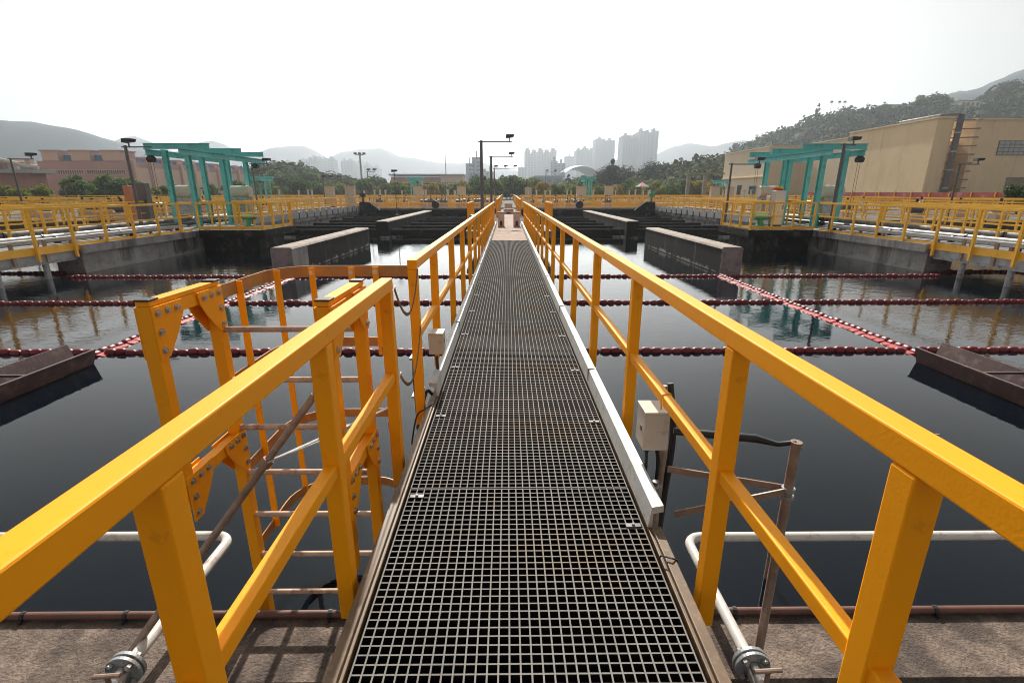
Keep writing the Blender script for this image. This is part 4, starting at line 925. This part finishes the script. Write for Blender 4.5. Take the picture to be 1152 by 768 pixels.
# brown low building with white pipes far left
bl = empty('brown_building', (-75, 80, GZ), 'low brown building with a pale ragged roof at the far left edge', 'building')
B(-112, -76, 84, 87, GZ, 4.4).build('wall', M_BRICK, bl)
B(-112.5, -74.5, 83, 87.5, 4.41, 5.0).build('roof_edge', M_WHITE, bl); B(-112, -79, 84.5, 87, 5.01, 6.6).build('upper_wall', M_PINK2, bl)
for i in range(14):
    x = -88+i*0.95; h_ = rnd.uniform(0.3, 1.5); B(x, x+rnd.uniform(0.3, 0.9), 83.4, 84.2, 5.01, 5.0+h_).build('roof_unit', rnd.choice((M_WHITE, M_PINK2, M_TAN, M_BRICK)), bl, 0.05)
MB().tube([(-112, 83.5, 6.9), (-84, 83.5, 6.7), (-79, 83.5, 6.3), (-75.5, 83.5, 5.4), (-73.8, 83.5, 5.3)], 0.32, 10).build('roof_pipe', M_PIPEW, bl, smooth=True)
# low block center-left
lb = empty('brown_block', at(470, 205, 200), 'low brown and grey flat roofed block behind the left tree belt', 'building')
a = at(440, 199, 200); c = at(496, 199, 200); B(a.x, c.x, 200, 212, GZ, a.z).build('wall', M_BRICK, lb)
d = at(521, 198, 200); B(c.x+0.05, d.x, 199, 213, GZ, a.z+0.4).build('wall', M_PINK2, lb)
B(a.x-0.5, d.x+0.5, 198.5, 213.5, a.z+0.45, a.z+1.0).build('roof', M_WHITE, lb)
for i in range(9): B(c.x+0.4+i*0.95, c.x+1.0+i*0.95, 198.93, 198.995, 3.0, 5.0).build('window', M_GLASS, lb)
# office block
def block(px0, px1, top, Y, depth, label, m=M_TOWER, group=None, cat='tower', wings=3, step=0):
    a = at(px0, top, Y); c = at(px1, top, Y); W = c.x-a.x
    root = empty('tower_block', ((a.x+c.x)/2, Y, GZ), label, cat, group)
    n = wings
    for i in range(n):
        x0 = a.x+W*i/n; x1 = a.x+W*(i+1)/n-W*0.04
        dz = (0 if i == n//2 else -step*abs(i-n//2)) - (2.5 if i % 2 else 0)
        B(x0, x1, Y+(W*0.06 if i % 2 else 0), Y+depth, GZ, a.z+dz).build('wing', m, root)
        xm = (x0+x1)/2; B(xm-W*0.06, xm+W*0.06, Y+depth*0.3, Y+depth*0.6, a.z+dz+0.05, a.z+dz+5).build('lift_tower', m, root)
    B(a.x+0.5, c.x-W*0.05, Y+W*0.09, Y+depth-0.5, GZ, a.z-6).build('core', m, root)
    for i in range(n-1):
        x0 = a.x+W*(i+1)/n-W*0.04; B(x0, x0+W*0.04-0.1, Y+W*0.03, Y+W*0.088, GZ, a.z-8).build('recess', M_LOUV, root)
    return root
block(591, 628, 169, 1000, 60, 'broad pale residential tower left of the stadium roof', group='hazy residential towers', wings=5)
block(620, 637, 181, 620, 22, 'lower pale slab block in front of the broad tower', M_TOWER, group='hazy residential towers', wings=2)
block(636, 647, 176, 1150, 30, 'narrow pale tower right behind the slab block', group='hazy residential towers', wings=1)
block(649, 671, 165, 1080, 40, 'pair of towers left of the tall rounded pair', group='hazy residential towers', wings=3, step=6)
block(671, 694, 156, 1020, 40, 'tall twin tower directly above the dark bare tree', group='hazy residential towers', wings=2)
block(702, 722, 152, 900, 40, 'tallest tower group, its left half', group='hazy residential towers', wings=2)
block(721, 743, 147, 880, 40, 'tallest tower group, its right half with the highest roof', group='hazy residential towers', wings=3)
block(693, 703, 180, 1300, 30, 'very faint low tower between the two tallest groups', group='hazy residential towers', wings=1)
block(524, 531, 184, 420, 15, 'stepped office block beside the lamp posts, its lower part', M_TOWER, cat='building', wings=1)
block(531, 541, 177, 425, 16, 'stepped office block beside the lamp posts, its taller part', M_TOWER, cat='building', wings=1)
block(538, 556, 190, 520, 20, 'bluish grey block behind the middle lamp posts', M_TOWER2, cat='building', wings=2)
block(583, 592, 188, 900, 20, 'faint low tower left of the broad tower', M_TOWER2, cat='building', wings=1)
r5 = random.Random(11); px = 302
i = 0
while px < 424:
    w = r5.uniform(5, 8); top = 183+5*math.sin(px*0.045+1.0)+r5.uniform(-2.5, 2.5)
    if 372 < px < 380: px += w; continue
    block(px, px+w-0.8, top, 1080+r5.uniform(-90,90), 30, 'faint pale tower in the distant row above the left tree belt', group='faint distant towers row', wings=2); px += w
# stadium roof
sd = empty('stadium', at(655, 205, 520), 'pale curved stadium roof between the towers', 'stadium')
N1 = 16; vs = []; Ys = (480, 560)
for j in range(7):
    yy = Ys[0]+(Ys[1]-Ys[0])*j/6
    for i in range(N1+1):
        t = i/N1; p = at(636+44*t, 204-17*math.sin(math.pi*min(1, 0.14+0.82*t))**0.7-3*math.sin(math.pi*j/6), 480)
        vs.append((p.x, yy, p.z))
b = MB(); b.add(vs, [(j*(N1+1)+i, j*(N1+1)+i+1, (j+1)*(N1+1)+i+1, (j+1)*(N1+1)+i) for j in range(6) for i in range(N1)]); b.build('roof', mat('roof_grey', (0.12,0.14,0.17), rough=0.7), sd, smooth=True)
a = at(636, 205, 480); c = at(680, 205, 480); B(a.x, c.x, 482, 556, GZ, a.z-0.5).build('wall', M_TOWER, sd)
ds = empty('depot_building', at(610, 210, 300), 'blue grey low building left of the stadium roof', 'building')
a = at(603, 200, 330); c = at(634, 200, 330); B(a.x, c.x, 330, 350, GZ, a.z).build('wall', M_TOWER2, ds); B(a.x-1, c.x+1, 329, 351, a.z+0.01, a.z+1.2).build('roof', M_SHADE, ds)
# houses on the right hill
for px, py, w, h, Y, q in ((940, 131, 9, 5, 372, 'white house on the ridge of the right hill'), (1011, 118, 16, 7, 372, 'long pale house below the big ridge trees'), (1085, 119, 12, 8, 350, 'white villa at the left of the hill saddle'),
        (1097, 113, 12, 11, 352, 'taller white villa in the middle of the hill saddle'), (1109, 114, 9, 8, 356, 'pale villa at the right of the hill saddle')):
    a = at(px, py, Y); root = empty('hill_house', (a.x, Y, a.z-h), q, 'house', 'houses on the right hill')
    B(a.x-w/2, a.x+w/2, Y, Y+9, a.z-h-12, a.z).build('wall', M_KERB, root); B(a.x-w/2-0.6, a.x+w/2+0.6, Y-0.6, Y+9.6, a.z+0.01, a.z+0.5).build('roof', M_CAP, root)
    for i in range(int(w/3)):
        for j in range(2): B(a.x-w/2+0.8+i*3, a.x-w/2+2.3+i*3, Y-0.06, Y-0.005, a.z-2.6-j*3, a.z-1.0-j*3).build('window', M_GLASS, root)

# ================================================================== HILLS
def interp(pts, x):
    if x <= pts[0][0]: return pts[0][1]
    for (a, b), (c, d) in zip(pts, pts[1:]):
        if x <= c:
            t = (x-a)/(c-a); t = t*t*(3-2*t)*0.5+t*0.5; return b+(d-b)*t
    return pts[-1][1]
HF = {}
def hill(name, pts, Y, m, front=0.7, back=1.5, rough=0.06, nx=120, ny=26, seed=0):
    """ridge whose crest stands at distance Y; a real terrain body with front and back slope"""
    P = [(at(px, py, Y).x, at(px, py, Y).z) for px, py in pts]
    x0, x1 = P[0][0], P[-1][0]
    def h(x, yy):
        e = max(0.0, interp(P, x)-GZ)
        t = (yy-Y*front)/(Y-Y*front) if yy < Y else 1-(yy-Y)/(Y*back-Y)
        t = max(0, min(1, t)); t = t*t*(3-2*t)
        n = noise.fractal(Vector((x/(0.12*Y), yy/(0.12*Y), seed)), 0.8, 2.1, 5)
        return GZ-0.3 + e*t*(1+rough*n*(1.0 if t > 0.05 else 0)) + rough*n*e*0.35*t
    vs = [(x0+(x1-x0)*i/nx, Y*front+(Y*back-Y*front)*j/ny, 0) for j in range(ny+1) for i in range(nx+1)]
    vs = [(x, yy, h(x, yy)) for x, yy, _ in vs]
    b = MB(); b.add(vs, [(j*(nx+1)+i, j*(nx+1)+i+1, (j+1)*(nx+1)+i+1, (j+1)*(nx+1)+i) for j in range(ny) for i in range(nx)])
    o = b.build(name, m, smooth=True); struct(o); HF[name+str(seed)] = h; return h
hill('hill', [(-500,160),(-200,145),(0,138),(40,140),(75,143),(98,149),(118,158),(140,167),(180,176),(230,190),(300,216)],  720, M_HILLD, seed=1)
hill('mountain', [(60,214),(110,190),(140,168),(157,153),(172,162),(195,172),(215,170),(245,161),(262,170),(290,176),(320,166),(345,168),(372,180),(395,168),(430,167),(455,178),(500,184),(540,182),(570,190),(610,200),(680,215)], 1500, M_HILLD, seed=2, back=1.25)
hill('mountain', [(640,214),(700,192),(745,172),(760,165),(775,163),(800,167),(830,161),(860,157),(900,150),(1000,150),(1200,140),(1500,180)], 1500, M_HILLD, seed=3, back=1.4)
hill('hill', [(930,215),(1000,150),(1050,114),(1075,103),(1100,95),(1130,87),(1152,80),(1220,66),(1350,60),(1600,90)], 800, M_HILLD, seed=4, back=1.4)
hR = hill('hill', [(790,215),(815,196),(840,172),(870,160),(900,147),(930,139),(960,133),(990,128),(1020,127),(1050,126),(1075,128),(1100,126),(1120,116),(1152,106),(1200,98),(1350,90),(1600,150)], 380, M_HILLG, front=0.62, back=1.4, seed=5)
hS = hill('wooded_slope', [(640,215),(680,210),(705,205),(735,199),(765,193),(790,189),(815,184),(850,180),(900,190),(960,214)], 190, M_HILLG, front=0.72, back=1.3, seed=6)
hL = hill('wooded_slope', [(215,215),(250,208),(275,202),(300,197),(330,194),(350,198),(375,207),(400,213),(430,215)], 190, M_HILLG, front=0.75, back=1.3, seed=7)

# ================================================================== TREES
def crown_mesh(rng, w, h, n, leaf, shape='round', m=None, clumps=16):
    b = MB(); vs = []; fs = []
    cl = []
    for i in range(clumps):
        if shape == 'cone':
            z = rng.random()**1.15; rr = (1-z)**0.75*0.5*w*rng.uniform(0.3, 1.0); a = rng.uniform(0, 6.28)
            cl.append((rr*math.cos(a), rr*math.sin(a), z*h, w*0.13*(1.25-z)))
        else:
            a = rng.uniform(0, 6.28); z = rng.random(); rr = w*0.42*math.sqrt(rng.random())*math.sqrt(max(0.05, 1-(2*z-0.9)**2*0.8))
            cl.append((rr*math.cos(a), rr*math.sin(a), z*h*0.85, w*rng.uniform(0.12, 0.22)))
    for i in range(n):
        cx, cy, cz, cr = cl[rng.randrange(clumps)]
        d = Vector((rng.gauss(0,1), rng.gauss(0,1), rng.gauss(0,0.8))); d.normalize(); d *= cr*rng.uniform(0.55, 1.15)
        p = Vector((cx, cy, cz))+d
        nrm = (d.normalized()+Vector((rng.uniform(-.7,.7), rng.uniform(-.7,.7), rng.uniform(-.3,.8)))).normalized()
        u = nrm.orthogonal().normalized(); v = nrm.cross(u); a = rng.uniform(0, 6.28); u, v = u*math.cos(a)+v*math.sin(a), v*math.cos(a)-u*math.sin(a)
        s = leaf*rng.uniform(0.6, 1.3); k = len(vs)
        vs += [p-u*s, p-v*s*0.55+nrm*s*0.15, p+u*s, p+v*s*0.55+nrm*s*0.15]; fs.append((k, k+1, k+2, k+3))
    me = bpy.data.meshes.new('crown'); me.from_pydata([tuple(v) for v in vs], [], fs); me.materials.append(m)
    return me, cl
def tree_proto(seed, w, h, trunk_h, n, leaf, shape, m, label):
    rng = random.Random(seed)
    me, cl = crown_mesh(rng, w, h, n, leaf, shape, m, 42 if shape == 'cone' else 18)
    root = bpy.data.objects.new('tree', None)
    c = bpy.data.objects.new('crown', me); c.parent = root; c.location = (0,0,trunk_h*0.75)
    b = MB(); b.tube([(0,0,-0.3), (0.05,0,trunk_h*0.5), (0.0,0.05,trunk_h+h*0.25), (0.05,0,trunk_h+h*0.7)], [0.05*w*0.6, 0.04*w*0.6, 0.025*w*0.6, 0.01], 7)
    for (x, yy, z, r) in cl[:9]: b.tube([(0,0,trunk_h*0.75+z*0.35), (x*0.9, yy*0.9, trunk_h*0.75+z)], [0.015*w, 0.004*w], 5)
    t = b.build('trunk', M_BARK); t.parent = root
    COL.objects.unlink(t)
    return root
def place(proto, loc, sc, rz, label, name='tree', group=None, cat='tree', szf=1.0):
    r = proto.copy(); r.name = name; COL.objects.link(r); r.location = loc; r.rotation_euler[2] = rz; r.scale = (sc, sc, sc*szf)
    tag(r, label, cat, group)
    for ch in proto.children:
        c = ch.copy(); COL.objects.link(c); c.parent = r
    return r
protos = [tree_proto(20+i, 5.0, 4.2, 1.6, 2600, 0.30, 'round', M_LEAF[k], '') for i, k in enumerate((0, 1, 2, 3, 0, 1))]
conif = tree_proto(50, 7.0, 7.5, 0.4, 3600, 0.24, 'cone', M_LEAF[4], '')
slim = tree_proto(52, 3.6, 7.5, 0.4, 2200, 0.24, 'cone', M_LEAF[2], '')
sparse = tree_proto(51, 6.0, 5.5, 1.0, 1500, 0.20, 'round', M_LEAF[4], '')
rt = random.Random(5)
ADJ = {0: 'green round tree', 1: 'olive bushy tree', 2: 'dark green tree', 3: 'yellow brown dry looking tree', 4: 'leafy green tree', 5: 'olive leafy tree'}
def belt(px0, px1, top0, top1, Ya, Yb, n, kinds, where):
    for i in range(n):
        px = px0+(px1-px0)*(i+rt.uniform(0.1, 0.9))/n; Y = rt.uniform(Ya, Yb); tp = rt.uniform(top0, top1)
        a = at(px, tp, Y); H = a.z-GZ; k = rt.choice(kinds); sc = H/5.5
        place(protos[k], (a.x, Y, GZ), sc, rt.uniform(0, 6.28), '%s in the belt %s' % (ADJ[k], where), 'tree', 'trees '+where)
belt(205, 305, 203, 211, 105, 130, 9, (0,2,1), 'behind the left gantry')
belt(300, 440, 200, 212, 110, 150, 22, (0,2,1,0,4,5), 'left of the brown block')
belt(300, 355, 190, 197, 150, 170, 9, (2,0,2,4), 'on the small rise behind the left tree belt')
belt(405, 432, 196, 204, 150, 170, 4, (2,0), 'near the high mast')
belt(438, 535, 202, 208, 105, 150, 30, (1,3,0,5), 'in front of the brown block')
belt(535, 608, 196, 206, 95, 150, 14, (0,2,4,1), 'behind the middle lamp posts')
belt(596, 700, 204, 212, 95, 120, 16, (3,1,3,5,0), 'below the stadium roof')
belt(700, 815, 200, 211, 100, 125, 16, (1,3,5,0,1), 'at the foot of the right wooded slope')
belt(75, 155, 195, 206, 85, 105, 9, (2,0,4), 'in front of the pink building')
belt(0, 60, 204, 211, 70, 80, 5, (1,5,0), 'at the far left')
belt(150, 205, 205, 212, 85, 100, 5, (0,1), 'below the pink building side')
belt(648, 668, 196, 202, 130, 140, 3, (0,4), 'left of the right small gantry')
for px, top, Y, pr_, sz, q in ((690, 179, 150, conif, 1.0, 'dark conical tree with a ragged outline in front of the towers'), (684, 184, 150, sparse, 1.0, 'dark thin leaved tree left of the conical one'), (698, 183, 152, sparse, 1.0, 'dark thin leaved tree right of the conical one'),
        (741, 179, 175, sparse, 1.0, 'grey feathery tree right of the tallest towers'), (735, 183, 178, sparse, 1.0, 'lower grey feathery tree'), (863, 172, 240, slim, 1, 'slim conifer hidden partly by the beige building'),
        (784, 173, 230, conif, 1.0, 'pale slim conifer on the wooded slope'), (640, 196, 200, conif, 1.0, 'small grey tree below the stadium roof'), (793, 178, 232, sparse, 1, 'pale low tree beside the slim conifer')):
    a = at(px, top, Y); H = a.z-GZ
    place(pr_, (a.x, Y, GZ), H/(8.0 if pr_ in (conif, slim) else 6.2), rt.uniform(0,6), q, 'tree')
# tree at right edge
a = at(1150, 203, 42)
place(protos[2], (a.x+0.6, 42, GZ), (a.z-GZ)/5.5, 1.0, 'dark bushy tree at the right edge in front of the beige building', 'tree')
# wooded masses on slopes: leafy clumps in one mesh per hill
def wood(name, h, xr, yr, n, size, m, label, seed, quads=46, top=None):
    rng = random.Random(seed); vs = []; fs = []; mats = m; mi = []
    for i in range(n):
        x = rng.uniform(*xr); yy = rng.uniform(*yr); z = h(x, yy)
        if z < GZ+0.5: continue
        s = size*(rng.uniform(0.5, 1.2) if rng.random() < 0.85 else rng.uniform(1.2, 2.0)); k2 = 0 if rng.random() < 0.6 else 1
        for q in range(quads):
            d = Vector((rng.gauss(0,1), rng.gauss(0,1), abs(rng.gauss(0,0.9)))); d.normalize()
            p = Vector((x, yy, z+0.25*s))+Vector((d.x*s, d.y*s, d.z*s*0.85))*rng.uniform(0.75, 1.1)
            nrm = (d+Vector((rng.uniform(-.5,.5), rng.uniform(-.5,.5), rng.uniform(-.2,.6)))).normalized()
            u = nrm.orthogonal().normalized(); v = nrm.cross(u); l = s*rng.uniform(0.14, 0.30); b0 = len(vs)
            vs += [p-u*l, p-v*l*0.7, p+u*l, p+v*l*0.7]; fs.append((b0,b0+1,b0+2,b0+3)); mi.append(k2)
    me = bpy.data.meshes.new(name); me.from_pydata([tuple(v) for v in vs], [], fs)
    for q in mats: me.materials.append(q)
    me.polygons.foreach_set('material_index', mi)
    o = bpy.data.objects.new(name, me); COL.objects.link(o); tag(o, label, 'woodland', kind='stuff'); return o
wood('woodland', hR, (80, 560), (250, 400), 4200, 4.0, M_WOOD[0:2], 'dense dark woodland covering the hill behind the beige building', 1)
wood('woodland', hS, (20, 135), (140, 200), 1900, 2.2, [M_WOOD[2], M_WOOD[1]], 'olive green woodland on the slope right of the towers', 2)
wood('woodland', hL, (-115, -45), (143, 200), 1100, 2.2, [M_WOOD[1], M_WOOD[2]], 'green woodland on the low rise behind the left tree belt', 3)
# big ridge trees on right hill
for px, top, bot, Y, pr_, q in ((1058, 103, 126, 372, protos[2], 'largest dark tree on the ridge above the beige building'), (1042, 106, 127, 372, protos[0], 'dark ridge tree left of the largest'), (1068, 107, 126, 374, protos[4], 'dark ridge tree right of the largest'),
        (1035, 112, 127, 370, protos[2], 'low dark ridge tree near the long house'), (924, 115, 138, 372, slim, 'slim pointed conifer standing on the ridge'), (870, 148, 160, 372, slim, 'small conifer low on the ridge at the left'),
        (1000, 116, 129, 372, protos[0], 'ridge tree behind the long pale house'), (985, 121, 130, 372, protos[2], 'low ridge tree left of the long pale house'),
        (876, 144, 160, 374, slim, 'thin conifer with a ragged top low on the ridge'), (852, 158, 170, 372, protos[0], 'lowest ridge tree above the cream wing'), (955, 124, 135, 372, protos[0], 'ridge tree right of the small white house')):
    a = at(px, top, Y); c = at(px, bot, Y)
    place(pr_, (a.x, Y, c.z-1), (a.z-c.z+1)/(8.0 if pr_ is slim else 5.5), rt.uniform(0,6), q, 'tree')
for px in (938, 947, 953):
    a = at(px, 114, 373); c = at(px, 134, 373); root = empty('palm_tree', (a.x, 373, c.z-1), 'thin palm on the ridge beside the white house', 'tree', 'palms on the ridge')
    MB().tube([(a.x,373,c.z-1),(a.x,373,a.z)], 0.08, 6).build('trunk', M_BARK, root)
    b = MB()
    for k in range(12):
        an = k*0.52; e = Vector((math.cos(an), math.sin(an), 0)); p = Vector((a.x,373,a.z)); sd_ = Vector((-e.y, e.x, 0))*0.5
        b.add([p, p+e*0.6+sd_+Vector((0,0,0.5)), p+e*1.2-Vector((0,0,1.0)), p+e*0.6-sd_+Vector((0,0,0.5))], [(0,1,2,3)])
    b.build('fronds', M_LEAF[2], root)

# ================================================================== HAZE
hz = B(-4700, 4700, -950, 4700, -5.0, 330).build('haze'); hz['kind'] = 'stuff'; hz['label'] = 'pale haze filling the air'
m = bpy.data.materials.new('haze'); m.use_nodes = True; N = m.node_tree.nodes; L = m.node_tree.links
N.remove(N['Principled BSDF']); pv = N.new('ShaderNodeVolumePrincipled')
pv.inputs['Color'].default_value = (0.86, 0.93, 1.0, 1); pv.inputs['Density'].default_value = 0.00040; pv.inputs['Anisotropy'].default_value = 0.72
L.new(pv.outputs[0], N['Material Output'].inputs['Volume'])
hz.data.materials.append(m)

# ================================================================== LIGHT, SKY, CAMERA
SUN_EL, SUN_AZ = 40, -3        # azimuth measured from +Y (ahead) towards +X
w = bpy.data.worlds.new('World'); S.world = w; w.use_nodes = True
N = w.node_tree.nodes; L = w.node_tree.links
sky = N.new('ShaderNodeTexSky'); sky.sky_type = 'NISHITA'; sky.sun_disc = False
sky.sun_elevation = R(SUN_EL); sky.sun_rotation = R(SUN_AZ); sky.air_density = 1.0; sky.dust_density = 1.0; sky.ozone_density = 1.0; sky.altitude = 0
hs = N.new('ShaderNodeHueSaturation'); hs.inputs['Saturation'].default_value = 0.12
L.new(sky.outputs[0], hs.inputs['Color']); wt = N.new('ShaderNodeMix'); wt.data_type = 'RGBA'; wt.blend_type = 'MULTIPLY'; wt.inputs[0].default_value = 1.0; wt.inputs[7].default_value = (1.03, 1.0, 0.94, 1)
L.new(hs.outputs[0], wt.inputs[6]); L.new(wt.outputs[2], N['Background'].inputs[0]); N['Background'].inputs[1].default_value = 0.062
sl = bpy.data.lights.new('sun', 'SUN'); sl.energy = 4.6; sl.angle = R(0.6); sl.color = (1.0, 0.95, 0.87)
so = bpy.data.objects.new('sun', sl); COL.objects.link(so)
az, el = R(SUN_AZ), R(SUN_EL)
dirv = Vector((math.sin(az)*math.cos(el), math.cos(az)*math.cos(el), math.sin(el)))
so.rotation_euler = dirv.to_track_quat('Z', 'Y').to_euler(); so.location = dirv*50
cam = bpy.data.cameras.new('camera'); co = bpy.data.objects.new('camera', cam); COL.objects.link(co)
cam.sensor_fit = 'HORIZONTAL'; cam.sensor_width = 36; cam.lens = 36*F_PX/1152; cam.clip_start = 0.05; cam.clip_end = 20000
co.location = (0, 0, CAMZ); co.rotation_euler = (R(90)-PITCH, 0, -math.atan(5/584.6))
S.camera = co
S.view_settings.view_transform = 'Standard'; S.view_settings.look = 'None'; S.view_settings.gamma = 1; S.view_settings.exposure = 0.76
S.view_settings.use_curve_mapping = False
S.cycles.use_denoising = True; S.cycles.filter_width = 1.0
S.cycles.max_bounces = 8; S.cycles.volume_bounces = 1; S.cycles.sample_clamp_indirect = 8
